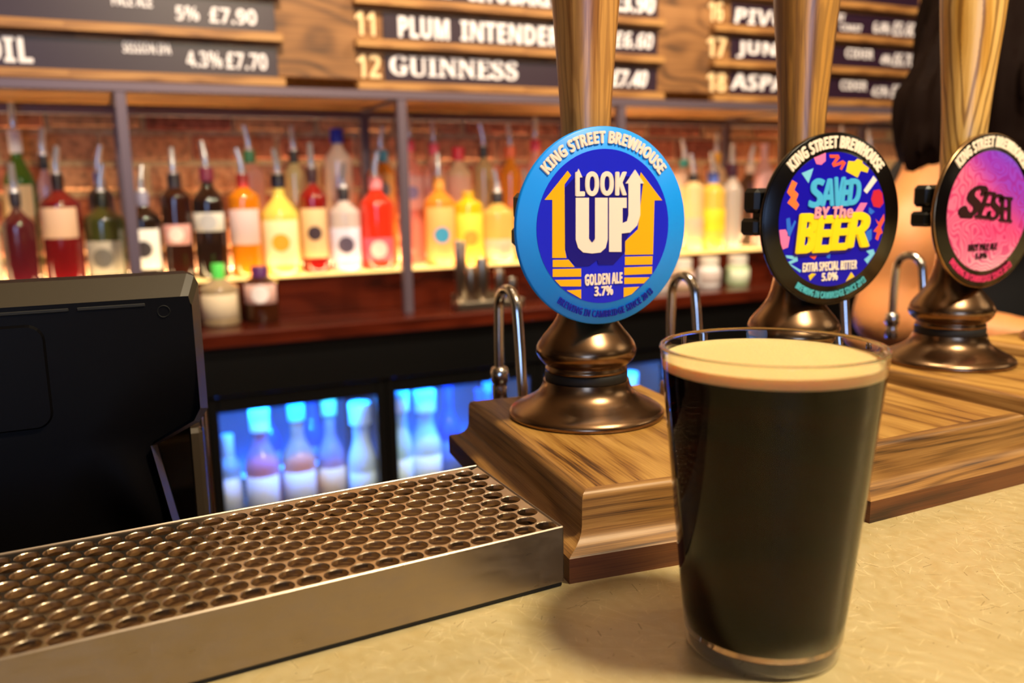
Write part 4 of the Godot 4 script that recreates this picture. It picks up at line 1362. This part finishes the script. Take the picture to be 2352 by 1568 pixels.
func shelf_bottles() -> void:
	var rows := [
		["clear bottle with a cream label at the left edge of the shelf", -0.232, -2.222, 0.0278, 0.201, 0.177, 0.0093, "e9dcc0", "f2e2c0", 0.043, 0.158, "", 0.0, 1, ""],
		["tall green bottle with a broad cream label and white foil neck", -0.1604, -2.328, 0.0324, 0.354, 0.235, 0.0107, "2f6a1c", "e9d3b0", 0.062, 0.23, "e8e4ee", 0.324, 1, ""],
		["dark ruby liqueur bottle with a clear shoulder before the tall green bottle", -0.166, -2.222, 0.0346, 0.214, 0.138, 0.0086, "4a0a18", "", 0.0, 0.0, "1c1020", 0.205, 1, ""],
		["slim pale pink bottle tucked behind the ruby bottles", -0.1066, -2.328, 0.02, 0.299, 0.224, 0.0074, "d8a8b0", "", 0.0, 0.0, "", 0.0, 1, ""],
		["wine-red bottle with a pale pointed shoulder label", -0.079, -2.222, 0.042, 0.252, 0.184, 0.0095, "6a0810", "e6bda0", 0.11, 0.198, "2a1014", 0.232, 1, ""],
		["squat olive-green bottle with a framed grey portrait label", 0.008, -2.222, 0.0435, 0.212, 0.147, 0.0105, "3a3c14", "a89c8c", 0.023, 0.1, "1a1c12", 0.192, 1, "6d655c"],
		["dark navy bottle with a blue collar beside the first post", 0.007, -2.328, 0.0285, 0.259, 0.202, 0.0085, "141430", "", 0.0, 0.0, "3a5ac0", 0.248, 1, ""],
		["black whiskey bottle with a white label just right of the first post", 0.0942, -2.222, 0.0374, 0.21, 0.144, 0.0107, "1a0c08", "ece6e4", 0.031, 0.124, "8a86a4", 0.255, 1, "3a3034"],
		["dark brown bottle with a pink and white label", 0.1672, -2.222, 0.0341, 0.25, 0.194, 0.0117, "2a0a04", "d89a94", 0.085, 0.132, "3a3038", 0.245, 1, "e8d8d0"],
		["black bottle with a wide white band and a round grey label", 0.2415, -2.222, 0.0387, 0.265, 0.182, 0.0127, "1a0806", "d6d0c8", 0.114, 0.158, "b04060", 0.254, 1, "b8b4b8"],
		["pink bottle with a green capped yellow neck in the back row", 0.361, -2.328, 0.0359, 0.311, 0.251, 0.0109, "d89a8c", "", 0.0, 0.0, "3a8a60", 0.303, 1, ""],
		["amber bottle with a red shoulder and pink label", 0.3241, -2.222, 0.0382, 0.249, 0.191, 0.0112, "d87a08", "d8b8b8", 0.079, 0.164, "c83030", 0.217, 1, ""],
		["opaque yellow cream liqueur bottle with a mango coloured emblem", 0.4099, -2.222, 0.0462, 0.248, 0.146, 0.0132, "f2d860", "f0d8a8", 0.026, 0.135, "201a30", 0.25, 1, "e8a020"],
		["slim bottle behind the yellow cream liqueur bottle", 0.474, -2.328, 0.0278, 0.311, 0.25, 0.0093, "d8c890", "", 0.0, 0.0, "", 0.0, 1, ""],
		["ruby bottle with a cream label and a dark round emblem", 0.495, -2.222, 0.0353, 0.263, 0.187, 0.0107, "8a1010", "e2b888", 0.038, 0.162, "5a3038", 0.247, 1, "3a2430"],
		["tall frosted clear bottle with a bright blue cap", 0.591, -2.328, 0.0375, 0.363, 0.283, 0.0132, "e6cfc0", "", 0.0, 0.0, "2038c8", 0.411, 0, ""],
		["clear bottle with a large lavender white label", 0.574, -2.222, 0.0409, 0.213, 0.147, 0.0109, "d8c4c0", "dcd2e8", 0.025, 0.111, "", 0.0, 1, "5a4a60"],
		["bright red gin-style bottle with a pale triangle label", 0.66, -2.222, 0.0437, 0.24, 0.167, 0.0138, "e83018", "e8566a", 0.024, 0.082, "f08890", 0.232, 1, "f0cfc4"],
		["orange bottle with a blue neck ring in the back row", 0.711, -2.328, 0.0371, 0.312, 0.248, 0.0145, "f08a20", "e8a860", 0.165, 0.248, "50a0c0", 0.304, 1, "7a8090"],
		["pink bottle with a rose cap just right of the second post", 0.7942, -2.328, 0.0351, 0.342, 0.247, 0.0108, "f09080", "f0b8b8", 0.151, 0.241, "e04868", 0.336, 1, "9a90c8"],
		["pale pink bottle with a rose cap leaning on its pourer", 0.8651, -2.328, 0.0343, 0.333, 0.244, 0.0109, "f0a890", "f2c0b4", 0.162, 0.24, "e04868", 0.328, 1, ""],
		["orange bottle with a round blue emblem", 0.8363, -2.222, 0.0426, 0.239, 0.169, 0.0123, "f09030", "f6a860", 0.009, 0.157, "e89a40", 0.224, 1, "3a94c0"],
		["cream bottle with a red and peach cap in the back row", 0.9388, -2.328, 0.0374, 0.317, 0.243, 0.0131, "ecc8a0", "f0b8a0", 0.147, 0.24, "e03048", 0.353, 0, ""],
		["bright yellow bottle with a gold crest", 0.9214, -2.222, 0.0408, 0.197, 0.167, 0.0145, "f6c41c", "fad040", 0.005, 0.137, "", 0.0, 0, "c89a30"],
		["clear bottle with a black cap behind the bright yellow bottle", 1.017, -2.328, 0.0306, 0.325, 0.258, 0.0102, "c8a878", "", 0.0, 0.0, "282430", 0.319, 1, ""],
		["pale straw bottle with a plain grey label", 1.0104, -2.222, 0.0467, 0.195, 0.135, 0.0127, "e8b860", "c8b090", 0.013, 0.065, "", 0.0, 1, ""],
		["orange bottle with a coral cap behind the pale straw bottle", 1.102, -2.328, 0.0322, 0.326, 0.245, 0.0114, "e88a20", "", 0.0, 0.0, "f07048", 0.32, 1, ""],
		["pink bottle with a rose cap beside the blue round pump clip", 1.185, -2.328, 0.0377, 0.345, 0.244, 0.0115, "f0a090", "f0b8b0", 0.154, 0.238, "e04868", 0.339, 1, ""],
		["amber bottle half covered by the edge of the blue pump clip", 1.1, -2.222, 0.0382, 0.194, 0.145, 0.0119, "e8a850", "", 0.0, 0.0, "", 0.0, 1, ""],
		["pale rose bottle with a teal cap right of the blue pump clip", 1.726, -2.328, 0.0356, 0.288, 0.24, 0.0114, "ecc8b0", "f0d8c8", 0.142, 0.24, "40a0a0", 0.309, 1, ""],
		["cream bottle with a pink label right of the blue pump clip", 1.6828, -2.222, 0.0337, 0.238, 0.198, 0.012, "f0c890", "e8a890", 0.042, 0.103, "", 0.0, 1, ""],
		["yellow labelled bottle with a blue neck tag", 1.7587, -2.222, 0.0407, 0.244, 0.183, 0.0133, "f0c050", "f8c820", 0.06, 0.129, "4860c0", 0.197, 1, ""],
		["clear bottle with a gold cap behind the yellow labelled bottle", 1.855, -2.328, 0.0348, 0.309, 0.239, 0.0116, "d8c0a0", "", 0.0, 0.0, "e8a820", 0.295, 1, ""],
		["grey bottle with a plum neck near the middle pump", 1.8345, -2.222, 0.0336, 0.27, 0.182, 0.0123, "b8a8a0", "", 0.0, 0.0, "582048", 0.25, 1, ""],
		["dark bottle with a pale cap behind the middle pump clip", 2.0, -2.328, 0.0356, 0.273, 0.208, 0.0119, "483028", "", 0.0, 0.0, "e0d0c8", 0.266, 1, ""],
		["tall clear pink tinted bottle behind the middle pump handle", 1.964, -2.222, 0.0315, 0.332, 0.235, 0.0114, "e0a8a8", "", 0.0, 0.0, "", 0.0, 0, ""],
		["green tinted bottle between the middle and right pumps", 2.415, -2.328, 0.0422, 0.34, 0.242, 0.0138, "8a9a70", "", 0.0, 0.0, "", 0.0, 1, ""],
		["clear bottle with a white cap left of the dark hair", 2.43, -2.222, 0.041, 0.32, 0.232, 0.0134, "d0c0b0", "", 0.0, 0.0, "f0f0f0", 0.313, 1, ""]]
	for q in rows:
		bottle(q[0], Vector3(q[1], 1.0812, q[2]), q[3], q[4], q[5], q[6], q[7], q[8], q[9], q[10], q[11], q[12], q[13] == 1, q[14], "spirit bottles on the lit shelf")

# ---------------------------------------------------------------- menu board
func menu_board() -> void:
	var t := thing("menu_board", "wooden beer list with chalk lettering on dark strips above the bottles", "sign")
	part("panel", boxmesh(Vector3(1.1, 1.775, -2.083), Vector3(3.4, 0.460, 0.020), 0.002), M.oak_dark, t)
	var chalk := mat(Color(0.15, 0.075, 0.15), 0.4)
	var strips := {}
	for g in 3:
		var x0: float = [-0.40, 0.650, 1.690][g]
		var x1: float = [0.398, 1.436, 2.446][g]
		for r in 4:
			var y := 1.575 + 0.0965 * r
			part("ledge", boxmesh(Vector3((x0 + x1) / 2 - 0.03, y - 0.0445, -2.060), Vector3(x1 - x0 + 0.085, 0.020, 0.026), 0.002), M.oak, t)
			strips[[g, r]] = part("chalk_strip", boxmesh(Vector3((x0 + x1) / 2, y - 0.0005, -2.0705), Vector3(x1 - x0, 0.066, 0.006), 0.001), chalk, t)
	var fs := -2.0674
	# text: [group, row, words, x0, x1, dy, height, slant, serif]
	var words := [
		[0, 0, "OIL", -0.185, -0.094, 0.003, 0.050, 0.0, 0], [0, 0, "SESSION IPA", 0.077, 0.172, 0.018, 0.023, 0.0, 0], [0, 0, "4.3%", 0.202, 0.276, 0.0, 0.034, -0.1, 0], [0, 0, "£7.70", 0.285, 0.374, 0.0, 0.036, 0.0, 0],
		[0, 1, "PALE ALE", 0.064, 0.142, 0.016, 0.023, 0.0, 0], [0, 1, "5%", 0.188, 0.235, -0.002, 0.030, 0.0, 0], [0, 1, "£7.90", 0.257, 0.357, -0.002, 0.033, 0.0, 0],
		[1, 0, "GUINNESS", 0.664, 1.003, 0.006, 0.046, 0.0, 1], [1, 0, "£7.40", 1.290, 1.402, 0.0, 0.044, 0.25, 0],
		[1, 1, "PLUM", 0.689, 0.818, 0.0, 0.048, 0.0, 0], [1, 1, "INTENDER", 0.850, 1.128, 0.0, 0.046, 0.0, 0], [1, 1, "4%", 1.232, 1.268, 0.004, 0.026, 0.15, 0], [1, 1, "£6.60", 1.298, 1.420, 0.004, 0.042, 0.15, 0],
		[1, 2, "LEE", 0.728, 0.826, 0.0, 0.044, 0.0, 0], [1, 2, "CITUBARI", 0.866, 1.100, 0.0, 0.048, 0.0, 0], [1, 2, "£3.90", 1.290, 1.424, 0.004, 0.048, 0.1, 0],
		[2, 0, "ASPALL", 1.697, 1.990, 0.006, 0.046, 0.1, 0], [2, 0, "CIDER", 2.123, 2.234, 0.010, 0.028, 0.0, 0], [2, 0, "4.5%", 2.259, 2.33, -0.004, 0.032, 0.2, 0], [2, 0, "£6.70", 2.345, 2.43, -0.002, 0.040, 0.2, 0],
		[2, 1, "JUNKY", 1.712, 1.960, 0.0, 0.046, 0.0, 0], [2, 1, "CIDER", 2.138, 2.255, 0.010, 0.028, 0.0, 0], [2, 1, "4%", 2.290, 2.335, -0.002, 0.030, 0.1, 0], [2, 1, "£6.70", 2.345, 2.436, 0.0, 0.040, 0.2, 0],
		[2, 2, "PIVOT", 1.704, 1.950, -0.004, 0.042, 0.1, 0], [2, 2, "WEST", 2.060, 2.126, 0.016, 0.022, 0.0, 0], [2, 2, "COAST", 2.110, 2.200, -0.012, 0.020, 0.0, 0], [2, 2, "6.4%", 2.250, 2.320, -0.004, 0.034, 0.1, 0], [2, 2, "£5.60", 2.335, 2.436, -0.002, 0.042, 0.1, 0]]
	var byrow := {}
	for w in words:
		var k := [w[0], w[1]]
		if not byrow.has(k):
			byrow[k] = SurfaceTool.new()
		text_box(byrow[k], w[2], font_serif if w[8] else font_bold, Vector3((w[3] + w[4]) / 2, 1.575 + 0.0965 * w[1] + w[5], fs), w[4] - w[3], w[6], 0.0012, w[7], 0.0, 0.02 if w[6] > 0.043 else 0.0)
	for k in byrow:
		part("lettering", byrow[k].commit(), M.white_print, strips[k])
	# brass coloured line numbers fixed to the panel
	for q in [["11", 0.583, 0.630, 1], ["12", 0.583, 0.640, 0], ["10", 0.583, 0.640, 2], ["16", 1.609, 1.659, 2], ["17", 1.606, 1.673, 1], ["18", 1.608, 1.676, 0]]:
		var st := SurfaceTool.new()
		text_box(st, q[0], font_bold, Vector3((q[1] + q[2]) / 2, 1.577 + 0.0965 * q[3], -2.070), q[2] - q[1], 0.054, 0.006)
		part("number", st.commit(), mat("f0cfa0", 0.4), t, "pale line number")

# ---------------------------------------------------------------- fridges
func fridges() -> void:
	var n := 0
	var names := ["blue lit bottle fridge left of the first pump block", "blue lit bottle fridge behind the corner of the first pump block", "blue lit bottle fridge behind the blue clip pump", "blue lit bottle fridge at the right behind the middle pump"]
	var lining := mat(Color(0.42, 0.46, 0.52), 0.5)
	var led := glow(Color(0.25, 0.62, 1.0), 4.0)
	var pane := mat(Color(0.8, 0.9, 1.0, 0.04), 0.03)
	pane.transparency = BaseMaterial3D.TRANSPARENCY_ALPHA
	for k in 4:
		var x0 := 0.180 + 0.4185 * k
		var xm := x0 + 0.2075
		var t := thing("bottle_fridge", names[k], "fridge", Vector3(xm, 0.0, -2.0), 0.0, "blue lit fridges under the back counter")
		part("back_panel", boxmesh(Vector3(0, 0.45, -0.374), Vector3(0.400, 0.70, 0.01), 0.001), lining, t)
		part("floor_panel", boxmesh(Vector3(0, 0.095, -0.19), Vector3(0.400, 0.01, 0.36), 0.001), lining, t)
		part("roof_panel", boxmesh(Vector3(0, 0.835, -0.19), Vector3(0.400, 0.01, 0.36), 0.001), lining, t)
		for s in [-1, 1]:
			part("side_panel", boxmesh(Vector3(s * 0.2025, 0.46, -0.19), Vector3(0.008, 0.74, 0.37), 0.001), M.matt_black, t)
		var d := part("door", doorframe(), M.black, t)
		part("pane", boxmesh(Vector3(0, 0.46, 0.002), Vector3(0.378, 0.68, 0.005), 0.0005), pane, d)
		for sy in [0.505]:
			var b := MB.new()
			for i in 10:
				b.cbox(Vector3(0, sy - 0.003, -0.03 - 0.036 * i), Vector3(0.392, 0.004, 0.004), 0.001)
			for sx in [-0.19, 0.0, 0.19]:
				b.cbox(Vector3(sx, sy - 0.007, -0.19), Vector3(0.004, 0.004, 0.35), 0.001)
			part("wire_shelf", b.commit(), M.steel, t)
		part("led_strip", boxmesh(Vector3(0, 0.8255, -0.05), Vector3(0.36, 0.008, 0.014), 0.001), led, t)
		area("fridge_led_light", Vector3(xm, 0.818, -2.05), Vector3(0, -1, -0.35), Vector2(0.34, 0.014), Color(0.09, 0.49, 1.0), 0.45)
		part("back_led_strip", boxmesh(Vector3(0, 0.520, -0.362), Vector3(0.36, 0.008, 0.010), 0.001), led, t)
		area("fridge_back_light", Vector3(xm, 0.527, -2.354), Vector3(0, 1, 0.25), Vector2(0.34, 0.010), Color(0.08, 0.40, 1.0), 0.18)
	# bottles inside, standing on the wire shelf: x, z, r, h, body, neck, glass, label, cap, text
	var q := [
		[0.232, -2.12, 0.028, 0.20, 0.12, 0.011, "b8d8e0", "e8f4f4", "d8f0f0", "small pale bottle at the left side of the first fridge"],
		[0.305, -2.09, 0.042, 0.262, 0.125, 0.018, "c080a0", "e0ecf4", "f4fff0", "pink liqueur bottle with a white ridged cap in the first fridge"],
		[0.396, -2.10, 0.043, 0.275, 0.120, 0.016, "d89070", "dce8f0", "9ad8f0", "wine bottle with a pale foil neck and an apricot shoulder in the first fridge"],
		[0.482, -2.12, 0.038, 0.272, 0.110, 0.015, "b090a8", "f0d8a8", "f0d080", "sparkling wine bottle with a gold foil neck in the first fridge"],
		[0.549, -2.07, 0.036, 0.252, 0.100, 0.021, "c8e4ee", "d0ecf8", "e8ffff", "white capped bottle with a pale blue label at the right of the first fridge"],
		[0.350, -2.26, 0.034, 0.25, 0.13, 0.012, "7080d0", "c8d8f0", "", "back row bottle showing between the apricot and the pink bottles"],
		[0.470, -2.26, 0.034, 0.26, 0.13, 0.012, "7888d8", "c8d8f0", "", "back row bottle behind the gold foil bottle"],
		[0.650, -2.07, 0.034, 0.272, 0.12, 0.021, "a8dcea", "d8f4f8", "e8ffff", "tall white capped bottle at the left of the second fridge"],
		[0.732, -2.10, 0.042, 0.255, 0.11, 0.022, "b8e0ea", "d8f0f8", "f4ffff", "bottle with a broad white cap and a pale label in the second fridge"],
		[0.700, -2.25, 0.032, 0.265, 0.13, 0.016, "a0d0e8", "c8e8f4", "e8ffff", "white capped bottle in the back row of the second fridge"],
		[0.822, -2.16, 0.034, 0.25, 0.12, 0.012, "3060c8", "7098e0", "", "deep blue bottle in the middle of the second fridge"],
		[0.900, -2.12, 0.034, 0.24, 0.12, 0.012, "3868d0", "80a8e8", "", "deep blue bottle near the right of the second fridge"],
		[0.960, -2.20, 0.030, 0.26, 0.12, 0.012, "58a0e0", "90c8f0", "a0e0f0", "sky blue bottle at the right side of the second fridge"],
		[1.230, -2.09, 0.036, 0.24, 0.13, 0.018, "b8f0f4", "d8ffff", "f0ffff", "pale cyan bottle left of the others in the third fridge"],
		[1.305, -2.09, 0.036, 0.245, 0.13, 0.018, "b8f0f4", "d8ffff", "f0ffff", "pale cyan bottle in the middle of the third fridge"],
		[1.375, -2.10, 0.032, 0.235, 0.12, 0.018, "c8f4f8", "e8ffff", "f0ffff", "pale cyan bottle beside the ale glass rim in the third fridge"]]
	for w in q:
		bottle(w[9], Vector3(w[0], 0.5045, w[1]), w[2], w[3], w[4], w[5], w[6], w[7], 0.02, w[4] - 0.02, w[8], w[3] - 0.03, false, "", "bottles in the blue fridges")

func doorframe() -> ArrayMesh:
	var b := MB.new()
	b.cbox(Vector3(-0.1965, 0.46, 0.0), Vector3(0.024, 0.74, 0.016), 0.002)
	b.cbox(Vector3(0.1965, 0.46, 0.0), Vector3(0.024, 0.74, 0.016), 0.002)
	b.cbox(Vector3(0, 0.8115, 0.0), Vector3(0.369, 0.036, 0.016), 0.002)
	b.cbox(Vector3(0, 0.11, 0.0), Vector3(0.369, 0.04, 0.016), 0.002)
	return b.commit()

# ---------------------------------------------------------------- the person behind the bar
func bartender() -> void:
	# s runs to the picture's right, q away from the customer
	var F := Vector3(0.7507, 0, -0.6606)
	var S := Vector3(0.6606, 0, 0.7507)
	var P := func(s: float, y: float, q: float) -> Vector3: return F * q + S * s + Vector3(0, y, 0)
	var t := thing("person", "person with long dark hair and bare arm in a black sleeveless top, turned right", "person", P.call(0.12, 0.0, 1.6))
	var o: Vector3 = t.position
	var bone := func(a: Array, b: Array, ra: float, rb: float) -> Array:
		return [P.call(a[0], a[1], a[2]) - o, P.call(b[0], b[1], b[2]) - o, ra, rb]
	var torso := [bone.call([0.12, 0.93, 1.60], [0.12, 1.06, 1.60], 0.115, 0.098), bone.call([0.12, 1.06, 1.60], [0.11, 1.24, 1.60], 0.098, 0.112), bone.call([0.11, 1.25, 1.53], [0.11, 1.25, 1.67], 0.095, 0.095), bone.call([0.12, 0.93, 1.55], [0.12, 0.93, 1.65], 0.11, 0.11), bone.call([0.165, 1.225, 1.54], [0.165, 1.225, 1.66], 0.055, 0.055)]
	var bones := torso + [
		bone.call([0.085, 1.315, 1.46], [0.105, 1.325, 1.74], 0.050, 0.050),
		bone.call([0.105, 1.33, 1.60], [0.135, 1.46, 1.60], 0.058, 0.050),
		bone.call([0.075, 1.300, 1.450], [0.028, 1.195, 1.425], 0.052, 0.052), bone.call([0.028, 1.195, 1.425], [0.010, 1.085, 1.415], 0.052, 0.041), bone.call([0.010, 1.085, 1.415], [0.240, 1.055, 1.40], 0.042, 0.026),
		bone.call([0.100, 1.300, 1.750], [0.070, 1.09, 1.800], 0.050, 0.040), bone.call([0.070, 1.09, 1.800], [0.280, 1.06, 1.74], 0.040, 0.026)]
	for sg in [-1.0, 1.0]:
		bones += [bone.call([0.12, 0.90, 1.6 + sg * 0.085], [0.13, 0.48, 1.6 + sg * 0.09], 0.090, 0.056), bone.call([0.13, 0.48, 1.6 + sg * 0.09], [0.11, 0.09, 1.6 + sg * 0.09], 0.058, 0.038)]
	# head: skull, jaw, nose, ears
	bones += [bone.call([0.155, 1.60, 1.60], [0.190, 1.605, 1.60], 0.088, 0.082), bone.call([0.20, 1.545, 1.60], [0.225, 1.52, 1.60], 0.056, 0.042), bone.call([0.268, 1.585, 1.60], [0.288, 1.560, 1.60], 0.010, 0.013), bone.call([0.265, 1.525, 1.585], [0.265, 1.525, 1.615], 0.009, 0.009), bone.call([0.165, 1.59, 1.515], [0.165, 1.565, 1.515], 0.014, 0.010), bone.call([0.165, 1.59, 1.685], [0.165, 1.565, 1.685], 0.014, 0.010)]
	var skin := mat("cc8650", 0.5)
	skin.subsurf_scatter_enabled = true
	skin.subsurf_scatter_strength = 0.15
	var body := flesh(bones, 0.013, 0.03)
	# hands: palm and five fingers each, closed loosely
	var both := SurfaceTool.new()
	both.append_from(body, 0, Transform3D())
	for side in [[Vector3(0.240, 1.055, 1.40), 1.0], [Vector3(0.280, 1.06, 1.74), -1.0]]:
		var w: Vector3 = side[0]
		var sg: float = side[1]
		var hb := [bone.call([w.x - 0.01, w.y, w.z], [w.x + 0.03, w.y, w.z], 0.026, 0.024), bone.call([w.x + 0.03, w.y - 0.018, w.z], [w.x + 0.085, w.y - 0.020, w.z], 0.020, 0.014), bone.call([w.x + 0.03, w.y + 0.018, w.z], [w.x + 0.085, w.y + 0.022, w.z], 0.020, 0.014)]
		for k in 4:
			var y := w.y + 0.028 - 0.0185 * k
			var ln: float = [0.036, 0.042, 0.039, 0.030][k]
			var zz := w.z + sg * 0.0
			hb += [bone.call([w.x + 0.082, y, zz], [w.x + 0.082 + ln, y, zz + sg * 0.012], 0.0095, 0.0088), bone.call([w.x + 0.082 + ln, y, zz + sg * 0.012], [w.x + 0.082 + ln * 0.95, y, zz + sg * 0.040], 0.0088, 0.0080), bone.call([w.x + 0.082 + ln * 0.95, y, zz + sg * 0.040], [w.x + 0.078 + ln * 0.45, y, zz + sg * 0.050], 0.0080, 0.0070)]
		hb += [bone.call([w.x + 0.025, w.y + 0.022, w.z], [w.x + 0.060, w.y + 0.048, w.z + sg * 0.022], 0.014, 0.011), bone.call([w.x + 0.060, w.y + 0.048, w.z + sg * 0.022], [w.x + 0.092, w.y + 0.046, w.z + sg * 0.040], 0.011, 0.0085)]
		both.append_from(flesh(hb, 0.004, 0.006), 0, Transform3D())
	part("body", both.commit(), skin, t)
	var eyes := MB.new()
	for z in [1.570, 1.630]:
		var pr := []
		for i in 9:
			var a := -PI / 2 + PI * i / 8.0
			pr.append(Vector2(maxf(0.0, cos(a) * 0.011), sin(a) * 0.011))
		var c: Vector3 = P.call(0.2605, 1.595, z) - o
		eyes.lathe(pr, 16, c)
	part("eyes", eyes.commit(), mat("e8e0d8", 0.2), t)
	# sleeveless black top and dark trousers follow the body a centimetre out
	var grow := func(list: Array, by: float) -> Array:
		var r := []
		for b in list:
			r.append([b[0], b[1], b[2] + by, b[3] + by])
		return r
	var straps := [bone.call([0.10, 1.30, 1.52], [0.105, 1.345, 1.55], 0.042, 0.030), bone.call([0.10, 1.30, 1.68], [0.105, 1.345, 1.65], 0.042, 0.030)]
	part("sleeveless_top", flesh(grow.call(torso + straps, 0.011), 0.014, 0.03), mat(Color(0.012, 0.010, 0.014), 0.85), t, "black sleeveless top")
	var legs := []
	for sg in [-1.0, 1.0]:
		legs += [bone.call([0.12, 0.90, 1.6 + sg * 0.085], [0.13, 0.48, 1.6 + sg * 0.09], 0.100, 0.070), bone.call([0.13, 0.48, 1.6 + sg * 0.09], [0.11, 0.07, 1.6 + sg * 0.09], 0.070, 0.056)]
	part("trousers", flesh(legs + [bone.call([0.12, 0.93, 1.55], [0.12, 0.93, 1.65], 0.124, 0.124)], 0.016, 0.03), mat(Color(0.03, 0.03, 0.04), 0.9), t)
	var shoes := []
	for sg in [-1.0, 1.0]:
		shoes.append(bone.call([0.08, 0.045, 1.6 + sg * 0.09], [0.23, 0.036, 1.6 + sg * 0.095], 0.044, 0.035))
	part("shoes", flesh(shoes, 0.012, 0.01), mat(Color(0.03, 0.025, 0.02), 0.5), t)
	var hair := [bone.call([0.150, 1.625, 1.60], [0.175, 1.63, 1.60], 0.105, 0.100), bone.call([0.140, 1.60, 1.56], [0.135, 1.50, 1.52], 0.085, 0.080), bone.call([0.135, 1.50, 1.52], [0.085, 1.385, 1.47], 0.082, 0.078), bone.call([0.085, 1.385, 1.47], [0.060, 1.335, 1.445], 0.074, 0.050), bone.call([0.185, 1.58, 1.53], [0.195, 1.42, 1.47], 0.066, 0.072), bone.call([0.195, 1.42, 1.47], [0.18, 1.34, 1.45], 0.072, 0.045), bone.call([0.12, 1.60, 1.64], [0.07, 1.36, 1.70], 0.085, 0.060)]
	var hm := mat(Color(0.07, 0.032, 0.022), 0.75)
	hm.metallic_specular = 0.15
	part("hair", flesh(hair, 0.0085, 0.03, noise(601, 26.0, 2), 0.016), hm, t, "long loose dark hair")
